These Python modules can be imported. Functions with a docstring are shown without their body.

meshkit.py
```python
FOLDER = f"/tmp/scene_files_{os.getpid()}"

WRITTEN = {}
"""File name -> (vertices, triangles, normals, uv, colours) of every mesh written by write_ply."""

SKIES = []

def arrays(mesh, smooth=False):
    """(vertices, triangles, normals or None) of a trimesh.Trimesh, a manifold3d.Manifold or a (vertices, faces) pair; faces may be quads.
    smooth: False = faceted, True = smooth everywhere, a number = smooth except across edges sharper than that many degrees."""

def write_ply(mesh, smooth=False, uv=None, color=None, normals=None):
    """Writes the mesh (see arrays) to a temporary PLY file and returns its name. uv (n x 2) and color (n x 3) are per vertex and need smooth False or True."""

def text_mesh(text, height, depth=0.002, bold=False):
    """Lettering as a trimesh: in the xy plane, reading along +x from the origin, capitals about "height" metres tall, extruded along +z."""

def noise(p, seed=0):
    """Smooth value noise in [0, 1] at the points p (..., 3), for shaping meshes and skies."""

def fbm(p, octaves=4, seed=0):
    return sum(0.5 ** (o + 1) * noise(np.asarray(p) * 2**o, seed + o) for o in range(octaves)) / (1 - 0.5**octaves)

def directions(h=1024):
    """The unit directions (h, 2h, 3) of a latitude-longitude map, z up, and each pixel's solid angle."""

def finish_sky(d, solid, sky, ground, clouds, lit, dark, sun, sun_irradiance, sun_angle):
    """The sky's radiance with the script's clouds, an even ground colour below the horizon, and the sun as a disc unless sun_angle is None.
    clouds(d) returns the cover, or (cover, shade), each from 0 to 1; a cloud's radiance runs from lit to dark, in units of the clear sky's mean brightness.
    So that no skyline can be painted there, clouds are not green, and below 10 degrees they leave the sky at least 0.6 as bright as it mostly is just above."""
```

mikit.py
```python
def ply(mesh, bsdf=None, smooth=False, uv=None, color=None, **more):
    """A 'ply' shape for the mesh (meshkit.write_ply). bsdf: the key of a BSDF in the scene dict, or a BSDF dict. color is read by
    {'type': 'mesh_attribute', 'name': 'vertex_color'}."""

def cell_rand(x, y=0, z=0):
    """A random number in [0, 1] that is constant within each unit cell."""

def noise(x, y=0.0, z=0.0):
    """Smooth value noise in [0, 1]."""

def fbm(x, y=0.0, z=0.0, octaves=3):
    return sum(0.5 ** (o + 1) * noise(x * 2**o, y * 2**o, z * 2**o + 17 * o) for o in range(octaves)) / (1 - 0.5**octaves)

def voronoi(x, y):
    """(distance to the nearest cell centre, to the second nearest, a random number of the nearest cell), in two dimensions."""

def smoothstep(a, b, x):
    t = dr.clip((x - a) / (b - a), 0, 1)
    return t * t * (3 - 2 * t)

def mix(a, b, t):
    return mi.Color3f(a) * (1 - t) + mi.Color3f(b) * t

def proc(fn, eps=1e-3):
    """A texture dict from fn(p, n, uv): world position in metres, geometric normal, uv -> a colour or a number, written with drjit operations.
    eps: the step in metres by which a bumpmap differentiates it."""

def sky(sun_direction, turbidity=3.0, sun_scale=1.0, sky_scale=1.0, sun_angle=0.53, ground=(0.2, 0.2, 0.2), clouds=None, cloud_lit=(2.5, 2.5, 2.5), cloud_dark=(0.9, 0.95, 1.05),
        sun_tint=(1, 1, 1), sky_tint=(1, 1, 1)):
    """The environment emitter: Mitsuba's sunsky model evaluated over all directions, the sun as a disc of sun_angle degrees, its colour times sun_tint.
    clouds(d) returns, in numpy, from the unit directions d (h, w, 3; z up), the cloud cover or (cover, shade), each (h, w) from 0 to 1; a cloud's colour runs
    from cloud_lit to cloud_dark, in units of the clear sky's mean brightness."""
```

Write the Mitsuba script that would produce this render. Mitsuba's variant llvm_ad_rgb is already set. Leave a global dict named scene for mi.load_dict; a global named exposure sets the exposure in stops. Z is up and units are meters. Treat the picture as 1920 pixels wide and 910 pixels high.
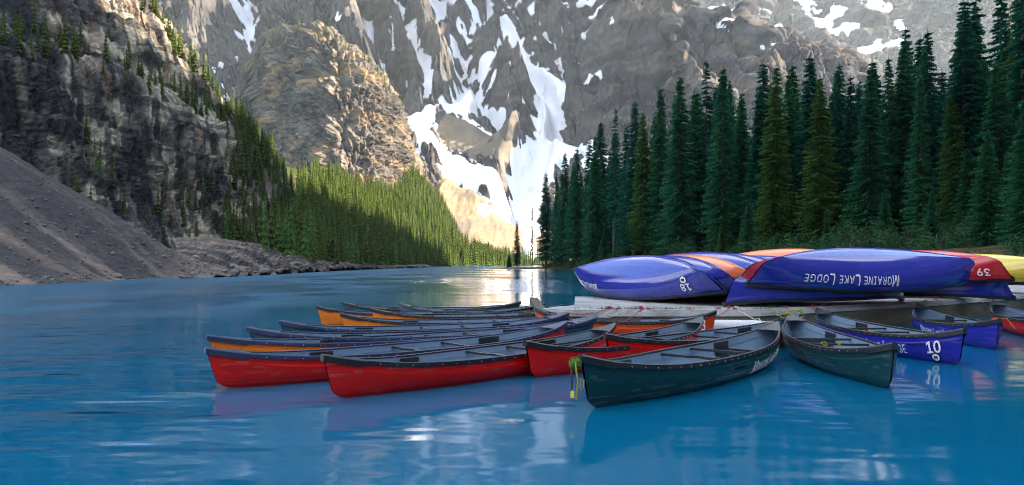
import math, random
import numpy as np, trimesh, manifold3d, drjit as dr, mitsuba as mi
from scipy.interpolate import PchipInterpolator
from scipy.ndimage import gaussian_filter
import mikit, meshkit
from mikit import proc, ply, smoothstep, mix
T = mi.ScalarTransform4f
RNG = np.random.default_rng(7)

# ---------------------------------------------------------------- camera, sky, exposure
EYE = 1.25
scene, labels = {}, {}
exposure = 3.98
scene['haze_air'] = {'type': 'homogeneous', 'albedo': {'type': 'rgb', 'value': [.74, .88, .99]}, 'sigma_t': 0.00004}
scene['camera'] = {'type': 'perspective', 'fov': math.degrees(2 * math.atan(960 / 1350)), 'fov_axis': 'x',
                   'to_world': T().look_at(origin=[0, 0, EYE], target=[0, 10, EYE], up=[0, 0, 1]),
                   'principal_point_offset_y': -41 / 910, 'near_clip': .05, 'far_clip': 20000.,
                   'medium': {'type': 'ref', 'id': 'haze_air'}}
SUN_AZ, SUN_EL = math.radians(80), math.radians(36)
SUN = [math.cos(SUN_EL) * math.sin(SUN_AZ), math.cos(SUN_EL) * math.cos(SUN_AZ), math.sin(SUN_EL)]
def cloud_cover(d):
    p = np.stack([d[..., 0] / (d[..., 2] + .25) * 2.2, d[..., 1] / (d[..., 2] + .25) * 2.2, d[..., 2] * 0 + 3.1], -1)
    c = meshkit.fbm(p * 1.3, 5, seed=4)
    return np.clip((c - .49) / .13, 0, 1) * .85
scene['sky'] = mikit.sky(SUN, turbidity=3, sun_scale=1.6, sun_tint=(1.0, 1.0, 1.05), sky_tint=(1.0, 1.0, 1.0), clouds=cloud_cover, cloud_lit=(2.2, 2.15, 2.1), cloud_dark=(1.1, 1.15, 1.25))
scene['haze_box_bsdf'] = {'type': 'null'}
scene['haze'] = {'type': 'cube', 'to_world': T().translate([0, 1600, 697]).scale([5500, 5200, 700]),
                 'bsdf': {'type': 'ref', 'id': 'haze_box_bsdf'}, 'interior': {'type': 'ref', 'id': 'haze_air'}}
labels['haze'] = {'label': 'thin bluish mountain haze in the air of the valley', 'category': 'haze', 'kind': 'stuff'}

# ---------------------------------------------------------------- survey of the valley, in metres
NET_MOUNTAIN = [[[-402.2,714.4,4.4],[-468.5,832.2,41.9],[-562.7,999.5,116.7],[-646.3,1148,210.4],[-710,1261.1,305.8],[-773.7,1374.3,414.6],[-846.7,1504,553.8],[-930.3,1652.5,718.5]],[[-349.3,714.4,4.4],[-410.2,839.1,42.3],[-497.1,1016.7,118.7],[-574.7,1175.6,215.5],[-634.6,1298,314.7],[-694.4,1420.4,428.4],[-762.9,1560.4,574.6],[-840.5,1719.2,747.5]],[[-296.3,714.4,4.4],[-350.9,846,42.6],[-428.9,1034,120.7],[-499.1,1203.2,220.5],[-553.7,1334.8,323.6],[-608.3,1466.4,442.3],[-670.7,1616.8,595.3],[-740.9,1786,776.5]],[[-243.4,714.4,4.4],[-288.3,846,42.6],[-352.3,1034,120.7],[-410,1203.2,220.5],[-454.8,1334.8,323.6],[-499.7,1466.4,442.3],[-550.9,1616.8,595.3],[-608.6,1786,776.5]],[[-190.5,714.4,4.4],[-225,843.7,42.5],[-274.2,1028.2,120.1],[-318.4,1194,218.8],[-352.7,1322.5,320.6],[-386.9,1451.1,437.6],[-426.1,1598,588.4],[-470.3,1763.7,766.8]],[[-137.6,714.4,4.4],[-162.5,843.7,42.5],[-198,1028.2,120.1],[-230,1194,218.8],[-254.7,1322.5,320.6],[-279.5,1451.1,437.6],[-307.8,1598,588.4],[-339.7,1763.7,766.8]],[[-84.7,714.4,4.4],[-100.3,846,42.6],[-122.5,1034,120.7],[-142.6,1203.2,220.5],[-158.2,1334.8,323.6],[-173.8,1466.4,442.3],[-191.6,1616.8,595.3],[-211.7,1786,776.5]],[[-42.3,714.4,4.4],[-50.1,846,42.6],[-61.3,1034,120.7],[-71.3,1203.2,220.5],[-79.1,1334.8,323.6],[-86.9,1466.4,442.3],[-95.8,1616.8,595.3],[-105.8,1786,776.5]],[[0,714.4,4.4],[0,848.9,42.8],[0,1041.2,121.6],[0,1214.7,222.6],[0,1350.1,327.3],[0,1485.6,448],[0,1640.3,603.9],[0,1813.8,788.6]],[[42.3,714.4,4.4],[50.1,844.8,42.6],[61.1,1031.1,120.4],[71,1198.6,219.7],[78.7,1328.7,322.1],[86.4,1458.7,439.9],[95.3,1607.4,591.8],[105.2,1774.9,771.7]],[[84.7,714.4,4.4],[99.4,839.1,42.3],[120.5,1016.7,118.7],[139.3,1175.6,215.5],[153.8,1298,314.7],[168.3,1420.4,428.4],[184.9,1560.4,574.6],[203.8,1719.2,747.5]],[[127,714.4,4.4],[149.6,841.4,42.4],[181.8,1022.5,119.4],[210.6,1184.8,217.1],[232.9,1310.2,317.7],[255.2,1435.7,433],[280.7,1579.2,581.5],[309.6,1741.5,757.2]],[[152.4,714.4,4.4],[181,848.3,42.7],[221.8,1039.8,121.4],[258.6,1212.4,222.2],[287.4,1347.1,326.5],[316.1,1481.7,446.9],[348.9,1635.6,602.2],[385.8,1808.3,786.2]],[[174.6,714.4,4.4],[206.8,846,42.6],[252.8,1034,90.1],[294.1,1203.2,149.2],[326.3,1334.8,214.8],[358.5,1466.4,290.2],[395.2,1616.8,367.7],[436.6,1786,459]],[[211.7,714.4,4.4],[250.7,846,42.6],[306.4,1034,82.4],[356.5,1203.2,131.4],[395.5,1334.8,185.2],[434.5,1466.4,235.9],[479.1,1616.8,295.9],[529.2,1786,353.2]]]
NET_RIDGE = [[[289.5,1015.2,118.6],[319.6,1269,279.5],[304.9,1363,360.7],[326.6,1541.6,533.4],[355.4,1654.4,547.8]],[[282.4,977.6,114.2],[304.6,1175,245.8],[300.5,1287.8,350.4],[302.9,1410,492.1],[337.8,1551,519.4]],[[275.5,940,109.9],[257.1,1024.6,203.6],[255.9,1109.2,311.2],[266.3,1231.4,431.8],[288.7,1334.8,454.1]],[[277.5,940,109.9],[260.2,1024.6,202.8],[262.1,1109.2,309.4],[275.5,1231.4,429],[298.6,1334.8,451.1]],[[282.1,940,109.9],[266.9,1024.6,202],[275.7,1109.2,307.7],[295.5,1231.4,426.3],[320.4,1334.8,448.2]],[[287.6,940,109.9],[274.7,1024.6,203.3],[291.7,1109.2,310.6],[319.3,1231.4,430.9],[346.1,1334.8,453.1]],[[290.1,940,109.9],[278.4,1024.6,200.1],[299.1,1109.2,303.7],[330.2,1231.4,419.9],[357.9,1334.8,441.2]],[[294.3,940,109.9],[289.9,1024.6,199.6],[313.9,1109.2,302.5],[348.4,1231.4,418.1],[377.7,1334.8,439.3]],[[297.4,940,109.9],[301.3,1024.6,202.3],[326.2,1109.2,308.3],[362.1,1231.4,427.2],[392.5,1334.8,449.1]],[[303.4,940,109.9],[323.3,1024.6,202.3],[350,1109.2,308.3],[388.6,1231.4,427.2],[421.2,1334.8,449.1]],[[306,940,109.9],[332.4,1024.6,199.9],[359.9,1109.2,303.1],[399.5,1231.4,419],[433.1,1334.8,440.3]],[[313.3,940,109.9],[341.5,1024.6,195.4],[369.7,1109.2,293.3],[410.5,1231.4,403.5],[444.9,1334.8,423.4]],[[323.1,940,109.9],[352.2,1024.6,192.4],[381.2,1109.2,287],[423.2,1231.4,393.5],[458.8,1334.8,412.6]],[[343.3,940,109.9],[374.2,1024.6,193],[405.1,1109.2,288.2],[449.7,1231.4,395.3],[487.4,1334.8,414.5]],[[367.6,940,109.9],[400.7,1024.6,191.4],[433.8,1109.2,284.7],[481.6,1231.4,389.8],[522.1,1334.8,408.6]],[[387.8,940,109.9],[422.7,1024.6,189],[457.6,1109.2,279.5],[508.1,1231.4,381.6],[550.7,1334.8,399.7]],[[408.7,940,109.9],[445.5,1024.6,186.6],[482.3,1109.2,274.4],[535.4,1231.4,373.4],[580.4,1334.8,390.8]],[[424.7,940,109.9],[463,1024.6,182.9],[501.2,1109.2,266.3],[556.4,1231.4,360.6],[603.1,1334.8,377]],[[436.6,940,109.9],[475.9,1024.6,176.8],[515.2,1109.2,253.1],[571.9,1231.4,339.7],[619.9,1334.8,354.2]],[[442.8,940,109.9],[482.7,1024.6,166.1],[522.6,1109.2,230.1],[580.1,1231.4,303.2],[628.8,1334.8,314.7]],[[448.4,940,109.9],[488.8,1024.6,148.9],[529.1,1109.2,192.7],[587.4,1231.4,243.9],[636.7,1334.8,250.4]]]
NET_FAR = [[[73.1,2467.5,249.8],[78.7,2655.5,524.5],[81.5,2749.5,705.9],[87,2937.5,873.8],[88.7,2993.9,968.2],[91.2,3078.5,1132.3],[95.4,3219.5,1327.2],[99.6,3360.5,1609.3],[109.3,3689.5,2067.4]],[[342.3,2432.2,246.3],[368.8,2620.2,517.5],[382,2714.2,696.9],[408.5,2902.2,863.3],[416.4,2958.6,956.8],[428.3,3043.2,1119.4],[448.2,3184.2,1312.7],[468,3325.2,1592.4],[514.3,3654.2,2047.6]],[[603.7,2397,242.7],[651,2585,510.6],[674.7,2679,687.9],[722.1,2867,852.9],[736.3,2923.4,945.4],[757.6,3008,1106.4],[793.1,3149,1298.2],[828.6,3290,1575.6],[911.5,3619,2027.9]],[[857.2,2361.8,239.2],[925.5,2549.8,503.6],[959.6,2643.8,678.8],[1027.8,2831.8,842.4],[1048.3,2888.1,934],[1079,2972.8,1093.5],[1130.2,3113.8,1283.7],[1181.4,3254.8,1558.7],[1300.8,3583.8,2008.2]],[[1125.2,2373.5,240.4],[1214.3,2561.5,506],[1258.9,2655.5,681.8],[1348,2843.5,845.9],[1374.8,2899.9,937.8],[1414.9,2984.5,1097.8],[1481.7,3125.5,1288.5],[1548.6,3266.5,1564.3],[1704.5,3595.5,2014.7]],[[1409.6,2408.8,243.9],[1519.6,2596.8,512.9],[1574.6,2690.8,690.9],[1684.6,2878.8,856.3],[1717.6,2935.1,949.2],[1767.1,3019.8,1110.7],[1849.6,3160.8,1303],[1932.1,3301.8,1581.2],[2124.7,3630.8,2034.5]],[[1701.7,2444,247.5],[1832.7,2632,519.9],[1898.1,2726,699.9],[2029,2914,866.8],[2068.3,2970.4,960.6],[2127.2,3055,1123.7],[2225.4,3196,1317.5],[2323.5,3337,1598.1],[2552.6,3666,2054.2]],[[2001.8,2479.2,251],[2153.6,2667.2,526.8],[2229.5,2761.2,708.9],[2381.2,2949.2,877.3],[2426.8,3005.6,972],[2495.1,3090.2,1136.6],[2608.9,3231.2,1332],[2722.8,3372.2,1614.9],[2988.4,3701.2,2074]],[[2414,2526.2,255.7],[2593.6,2714.2,536.1],[2683.4,2808.2,721],[2863.1,2996.2,891.2],[2917,3052.6,987.1],[2997.8,3137.2,1153.9],[3132.5,3278.2,1351.4],[3267.3,3419.2,1637.4],[3581.7,3748.2,2100.3]]]
NET_TOWER = [[[-337.1,850.7,105.9],[-346.4,874.2,128.2],[-353.1,891.1,148],[-359.9,908,168.4],[-365.8,923.1,183],[-376.2,949.4,191.8],[-432.1,1090.4,216.9]],[[-303.6,803.7,94.1],[-312.5,827.2,115.2],[-318.9,844.1,148.2],[-325.3,861,182.4],[-331,876.1,206.4],[-340.9,902.4,219.2],[-394.2,1043.4,250.1]],[[-275.2,766.1,84.1],[-283.7,789.6,104.2],[-289.7,806.5,149.9],[-295.8,823.4,197.4],[-301.2,838.5,230.7],[-310.7,864.8,247.2],[-361.3,1005.8,284.4]],[[-248.2,728.5,74.6],[-256.2,752,93.7],[-262,768.9,147.2],[-267.8,785.8,203],[-272.9,800.9,242.1],[-281.9,827.2,261.1],[-329.9,968.2,302.5]],[[-223.1,700.3,69.2],[-230.5,723.8,87.6],[-235.9,740.7,142.4],[-241.3,757.6,199.6],[-246.1,772.7,239.8],[-254.5,799,259.3],[-299.4,940,302.1]],[[-200.5,676.8,61.9],[-207.5,700.3,79.6],[-212.5,717.2,135],[-217.5,734.1,193],[-222,749.2,233.7],[-229.8,775.5,253.4],[-271.6,916.5,296.6]],[[-172.2,645.8,56.7],[-178.5,669.3,73.6],[-183,686.2,126.5],[-187.5,703.1,181.9],[-191.5,718.2,220.9],[-198.5,744.5,240],[-236.1,885.5,282.6]],[[-150.4,634.5,53.4],[-156,658,70],[-160,674.9,118.5],[-164,691.8,169.3],[-167.6,706.9,205.1],[-173.8,733.2,222.8],[-207.2,874.2,262.9]],[[-129.2,645.8,49.6],[-133.9,669.3,66.2],[-137.2,686.2,110],[-140.6,703.1,155.9],[-143.6,718.2,188.2],[-148.9,744.5,204.2],[-177.1,885.5,240]],[[-117.3,674,48.2],[-121.4,697.5,65.3],[-124.4,714.4,103.9],[-127.3,731.3,144.3],[-129.9,746.4,172.6],[-134.5,772.7,186.7],[-159,913.7,217.8]],[[-109.7,705,46.2],[-113.3,728.5,63.8],[-116,745.4,95.3],[-118.6,762.3,128],[-120.9,777.4,151.1],[-125,803.7,162.6],[-147,944.7,188.1]],[[-104.3,733.2,42.5],[-107.6,756.7,60.7],[-110,773.6,84.1],[-112.4,790.5,108.4],[-114.6,805.6,125.5],[-118.3,831.9,134.4],[-138.4,972.9,154]],[[-97.1,770.8,38.9],[-100,794.3,57.7],[-102.2,811.2,72.6],[-104.3,828.1,88.1],[-106.2,843.2,99],[-109.5,869.5,104.9],[-127.2,1010.5,118.8]],[[-88.3,822.5,35.4],[-90.9,846,55.1],[-92.7,862.9,62.9],[-94.5,879.8,71],[-96.1,894.9,76.8],[-98.9,921.2,80.4],[-114.1,1062.2,89.4]]]
NET_CLIFF = [[[-88.8,103.4,2.5],[-105,122.2,16.3],[-113.1,131.6,43.8],[-129.2,150.4,53.2],[-145.4,169.2,78.5],[-173.7,202.1,120.4],[-242.3,282,165.4]],[[-83.6,117.5,6.1],[-92.2,129.7,17.2],[-97.6,137.2,42],[-110.3,155.1,50.2],[-123.7,173.9,75.4],[-143.7,202.1,112.9],[-200.5,282,155]],[[-80.8,126.9,3.7],[-88.6,139.1,15.3],[-94.6,148.5,42.6],[-106.6,167.3,51],[-116.8,183.3,72.7],[-128.7,202.1,99.5],[-179.6,282,136.2]],[[-79.4,141,2.4],[-85.7,152.3,13.2],[-91,161.7,42.7],[-100.5,178.6,49.9],[-108.5,192.7,67.8],[-116.4,206.8,88],[-158.8,282,117.4]],[[-78,150.4,1.7],[-83.8,161.7,12.1],[-88.7,171.1,41.9],[-96.5,186.1,48.3],[-102.4,197.4,61.3],[-108.2,208.7,76.7],[-146.2,282,101.7]],[[-75.8,159.8,0.8],[-81.1,171.1,10.9],[-86,181.4,41.7],[-91.8,193.6,46.9],[-95.8,202.1,56],[-100.7,212.4,66.4],[-133.7,282,86.1]],[[-72.7,169.2,0.1],[-77.9,181.4,9.4],[-83.2,193.6,40.8],[-87.2,203,44.7],[-89.7,208.7,48.6],[-92.9,216.2,53.1],[-121.2,282,67.3]],[[-68.8,178.6,-0.3],[-74.2,192.7,8.5],[-80.4,208.7,37.4],[-82.6,214.3,40],[-84,218.1,41.6],[-86.2,223.7,44],[-108.6,282,53.5]],[[-65.5,188,-0.4],[-71.3,204.9,8.2],[-76.9,220.9,30],[-78.5,225.6,32.3],[-80.2,230.3,34],[-81.8,235,35.7],[-104.7,300.8,43.6]],[[-61.4,197.4,-0.5],[-67.3,216.2,5.4],[-72.5,233.1,19.6],[-74.6,239.7,22.7],[-76,244.4,24.4],[-77.5,249.1,26.3],[-99.4,319.6,33]]]
NET_TALUS = [[[-15.5,11.3,-0.1],[-23.3,16.9,-0.1],[-45.3,32.9,3.1],[-77.7,56.4,17],[-116.6,84.6,22.9]],[[-21.6,20.7,-0.5],[-25.5,24.4,-0],[-39.3,37.6,3.9],[-60.9,58.3,17.1],[-88.4,84.6,22.9]],[[-24.2,28.2,-0.4],[-28.3,32.9,0],[-38.8,45.1,4.5],[-53.3,62,16.7],[-72.7,84.6,21.1]],[[-26.7,37.6,-0.5],[-29.4,41.4,-0],[-37.4,52.6,4.2],[-48.1,67.7,12.1],[-63.5,89.3,14.2]],[[-27.5,43.2,-0.4],[-29.9,47,-0],[-36.5,57.3,3.6],[-44.3,69.6,9.3],[-58.7,92.1,10.5]],[[-28.6,50.8,-0.4],[-30.7,54.5,-0],[-34.9,62,2.4],[-40.7,72.4,6.5],[-52.9,94,6.9]],[[-28.5,58.3,-0.4],[-31.7,64.9,0],[-34,69.6,1.6],[-36.8,75.2,3.4],[-48.3,98.7,3.5]],[[-28.3,65.8,-0.3],[-30.7,71.4,0],[-31.9,74.3,0.6],[-33.9,79,1.3],[-48.5,112.8,1.8]],[[-28.6,71.4,-0.2],[-30.8,77.1,-0],[-31.6,79,0.2],[-33.1,82.7,0.4],[-45.1,112.8,0.2]]]
NET_SHORE = [[[-29.8,63.9,-0.4],[-32,68.6,-0],[-36,77.1,1],[-41.7,89.3,2.3],[-52.6,112.8,3.8],[-70.2,150.4,5.8]],[[-28.5,68.6,-0.2],[-31.2,75.2,-0],[-35.1,84.6,1],[-40.9,98.7,2.6],[-50.7,122.2,4.3],[-70.2,169.2,6.4]],[[-28.4,79.9,-0.2],[-32.4,91.2,0],[-36.1,101.5,0.9],[-40.1,112.8,2.4],[-50.1,141,4],[-66.8,188,5.6]],[[-30.6,103.4,-0.2],[-35.7,120.3,0],[-39,131.6,0.9],[-43.2,145.7,1.7],[-51.5,173.9,2.7],[-64.1,216.2,3.8]],[[-33.4,141,-0.2],[-40.1,169.2,-0],[-43.4,183.3,0.6],[-47.9,202.1,1],[-53.5,225.6,1.6],[-60.2,253.8,2.8]],[[-35.2,216.2,-0.4],[-46,282,-0.1],[-49,300.8,0.6],[-52.1,319.6,1],[-55.1,338.4,1.8],[-59.7,366.6,2.9]],[[-33.4,282,-0.4],[-40.1,338.4,-0],[-44.6,376,0.7],[-46.8,394.8,1.3],[-49,413.6,1.9],[-51.2,432.4,3.2]]]
NET_FOREST = [[[-36.2,94,-0.1],[-59.7,155.1,2.5],[-81.5,211.5,7.7],[-94.1,244.4,20.4],[-108.6,282,38]],[[-35.1,98.7,0],[-55.1,155.1,2.5],[-75.2,211.5,7.7],[-90.2,253.8,23.1],[-103.6,291.4,42.5]],[[-36.2,122.2,-0],[-50.1,169.2,3.3],[-65.5,220.9,12],[-80.8,272.6,27.7],[-96.1,324.3,44]],[[-40.1,169.2,-0.1],[-51.2,216.2,4.1],[-66.8,282,17.1],[-82.4,347.8,33.2],[-98,413.6,50.6]],[[-44.3,249.1,-0],[-51.8,291.4,4.7],[-62.7,352.5,19.8],[-73.5,413.6,32.2],[-86.9,488.8,50.5]],[[-43.9,329,-0.1],[-50.1,376,5.7],[-58.9,441.8,24.5],[-67.7,507.6,46.7],[-77.7,582.8,76.4]],[[-40.5,390.1,-0.1],[-44.8,432.4,5.7],[-50.7,488.8,21.5],[-56.5,545.2,39.2],[-63.4,611,60.1]],[[-36.5,432.4,-0.1],[-39.7,470,5.1],[-43.7,517,15.8],[-48.4,573.4,29.3],[-54,639.2,42.9]],[[-31.7,465.3,-0.1],[-34,498.2,4.2],[-36.5,535.8,10],[-39.7,582.8,15.9],[-44.8,658,21.2]],[[-25.3,488.8,-0.1],[-27.3,526.4,3.6],[-29.2,564,7.9],[-31.2,601.6,12.4],[-34.1,658,15.9]],[[-12.3,554.6,0],[-13.4,601.6,2.6],[-14.2,639.2,5],[-15,676.8,7.3],[-16.7,752,9]],[[13.4,601.6,0.1],[14.4,648.6,2.2],[15.5,695.6,3.8],[16.7,752,5.1],[18.8,846,6.3]],[[62.4,601.6,0.1],[67.3,648.6,2.2],[72.1,695.6,3.8],[78,752,5.1],[87.7,846,6.3]]]
NET_SNOW = [[[-80,673],[-68,577],[-48,516],[-27,450],[0,396],[25,352],[41,296],[43,264],[36,220],[21,191],[4,151],[-8,126],[9,109],[29,99],[52,106],[62,131],[81,151],[110,157],[124,168],[107,191],[87,202],[71,220],[66,245],[75,270],[96,296],[117,310],[141,303],[129,331],[101,352],[72,374],[42,411],[17,475],[-6,525],[-36,586],[-53,673]],[[-215,303],[-187,266],[-159,266],[-145,283],[-121,273],[-128,233],[-130,211],[-110,185],[-65,151],[-23,123],[4,99],[28,83],[37,50],[17,63],[-14,74],[-52,104],[-85,123],[-131,159],[-165,182],[-194,233]],[[-150,268],[-123,279],[-103,269],[-83,255],[-66,250],[-55,296],[-62,333],[-81,345],[-70,384],[-93,352],[-96,313],[-106,294],[-126,287]],[[-74,251],[-49,226],[-22,206],[-27,214],[-50,237],[-65,255]],[[-70,384],[-37,403],[-16,388],[-36,374],[-56,352],[-62,338]],[[-60,439],[-37,399],[-16,384],[-26,408],[-49,434]],[[-204,427],[-176,381],[-160,338],[-143,296],[-148,294],[-168,338],[-189,384]],[[-177,551],[-161,508],[-147,475],[-140,491],[-143,560],[-155,563]],[[-97,528],[-67,491],[-39,471],[-47,499],[-75,525]],[[-249,560],[-232,556],[-241,542]],[[228,673],[228,577],[232,516],[234,442],[236,396],[242,355],[279,331],[311,290],[312,326],[291,349],[310,396],[329,439],[303,439],[271,430],[253,427],[248,458],[242,508],[242,614],[238,673]],[[281,475],[314,499],[327,488],[307,455],[292,462]],[[254,499],[294,533],[305,546],[273,508]],[[259,581],[280,586],[267,560],[259,563]],[[291,595],[310,586],[297,568]],[[-623,574],[-596,570],[-603,614],[-580,574],[-578,556],[-537,518],[-553,515],[-590,532]],[[-571,491],[-544,466],[-514,411],[-491,359],[-486,326],[-495,307],[-508,352],[-524,378],[-523,408],[-551,450]],[[-568,384],[-543,356],[-531,338],[-542,338]],[[-529,310],[-519,313],[-517,296]],[[-488,277],[-478,283],[-474,255],[-479,251]],[[-350,574],[-334,563],[-318,525],[-316,504],[-331,528]],[[-364,574],[-353,567],[-356,556]],[[23,533],[83,577],[107,586],[88,551],[46,525]],[[35,68],[27,35],[15,27],[13,43],[24,59]],[[15,35],[20,34],[20,10],[15,10]],[[-41,68],[-30,64],[-34,58]],[[-413,179],[-387,194],[-349,162],[-363,164]],[[115,162],[140,131],[124,126],[96,143]],[[-31,381],[0,338],[25,324],[5,352]],[[-136,577],[-116,542],[-123,508],[-137,542]],[[-253,491],[-241,466],[-244,458]],[[-336,396],[-325,387],[-332,381]],[[-112,491],[-88,466],[-98,450],[-113,471]],[[-119,434],[-104,411],[-113,396],[-122,419]],[[-33,450],[-16,434],[-21,419],[-34,430]],[[-287,466],[-272,458],[-275,439]],[[-213,491],[-201,466],[-205,450],[-216,475]]]
NET_SCREE = [[[-135,220],[-134,251],[-118,277],[-84,262],[-45,239],[-18,214],[13,187],[16,151],[-8,123],[-44,141],[-82,162],[-115,187]],[[-111,141],[-86,131],[-53,111],[-14,81],[17,66],[39,50],[88,43],[74,-1],[-138,-1],[-116,50]],[[0,131],[23,121],[29,97],[11,109]],[[103,141],[123,162],[187,131],[250,101],[218,50],[64,50],[63,83]]]
NET_SPINE = [[[[-782,714],[-721,560],[-692,458],[-666,366]],60,45],[[[-692,714],[-657,560],[-632,458],[-637,411]],70,50],[[[-512,714],[-425,525],[-380,442]],40,40],[[[-397,714],[-379,577],[-354,491],[-313,411],[-260,338]],75,45],[[[-307,714],[-270,560],[-253,491]],50,40],[[[-218,714],[-188,560],[-189,475],[-170,411]],60,40],[[[-128,714],[-126,525],[-138,411],[-135,338],[-131,277]],70,40],[[[-100,673],[-82,560],[-86,516]],60,30],[[[-44,458],[-47,396],[-20,352],[24,283],[32,233],[0,196]],55,45],[[[-212,411],[-182,352],[-154,296]],45,30],[[[183,755],[176,560],[189,475],[210,396],[218,324],[219,264]],95,70],[[[102,714],[92,525],[118,427]],50,60],[[[95,283],[135,296],[156,245],[156,162]],50,50],[[[51,714],[35,560],[45,491]],40,40]]
NET_GULLY = [[[[-70,714],[-46,516],[16,396],[67,283],[44,208],[23,131],[7,83]],55,30],[[[237,714],[234,516],[241,396],[274,352],[309,296]],50,25],[[[-607,634],[-555,491],[-513,411],[-489,324],[-478,264]],45,25],[[[-212,442],[-174,366],[-147,296],[-123,277]],40,18],[[[-346,714],[-310,525],[-269,427],[-213,324]],50,35],[[[-159,634],[-146,491],[-122,411],[-90,338]],30,20],[[[-263,714],[-227,508],[-212,442]],40,25],[[[-564,714],[-493,560],[-449,491]],40,35]]
NET_RIDGE_SNOW = [[[374,329],[380,340],[396,347],[395,341],[384,335]],[[337,378],[349,385],[361,383],[345,375]],[[319,395],[338,398],[332,392]],[[416,351],[425,355],[423,349]],[[462,340],[470,343],[468,336]]]
NET_FAR_SNOW = [[[1226,907],[1253,911],[1270,957],[1320,984],[1346,1024],[1333,1058],[1310,995],[1262,990],[1226,995],[1216,946]],[[1289,915],[1341,944],[1366,940],[1320,911]],[[807,1009],[859,1030],[891,1003],[863,990],[828,1011]],[[918,1016],[975,1024],[989,1007],[947,1003]],[[1006,1011],[1031,1016],[1019,1003]],[[1079,957],[1094,965],[1102,944],[1088,940]],[[1331,806],[1383,835],[1446,848],[1425,823],[1373,814]],[[1404,1041],[1467,1104],[1551,1062],[1488,1020]],[[1446,863],[1551,877],[1509,852]],[[1561,967],[1576,972],[1568,953]],[[1467,848],[1492,865],[1484,852]],[[1174,1083],[1216,1125],[1258,1062],[1205,1041]],[[713,1083],[796,1125],[775,1051]]]

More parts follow.
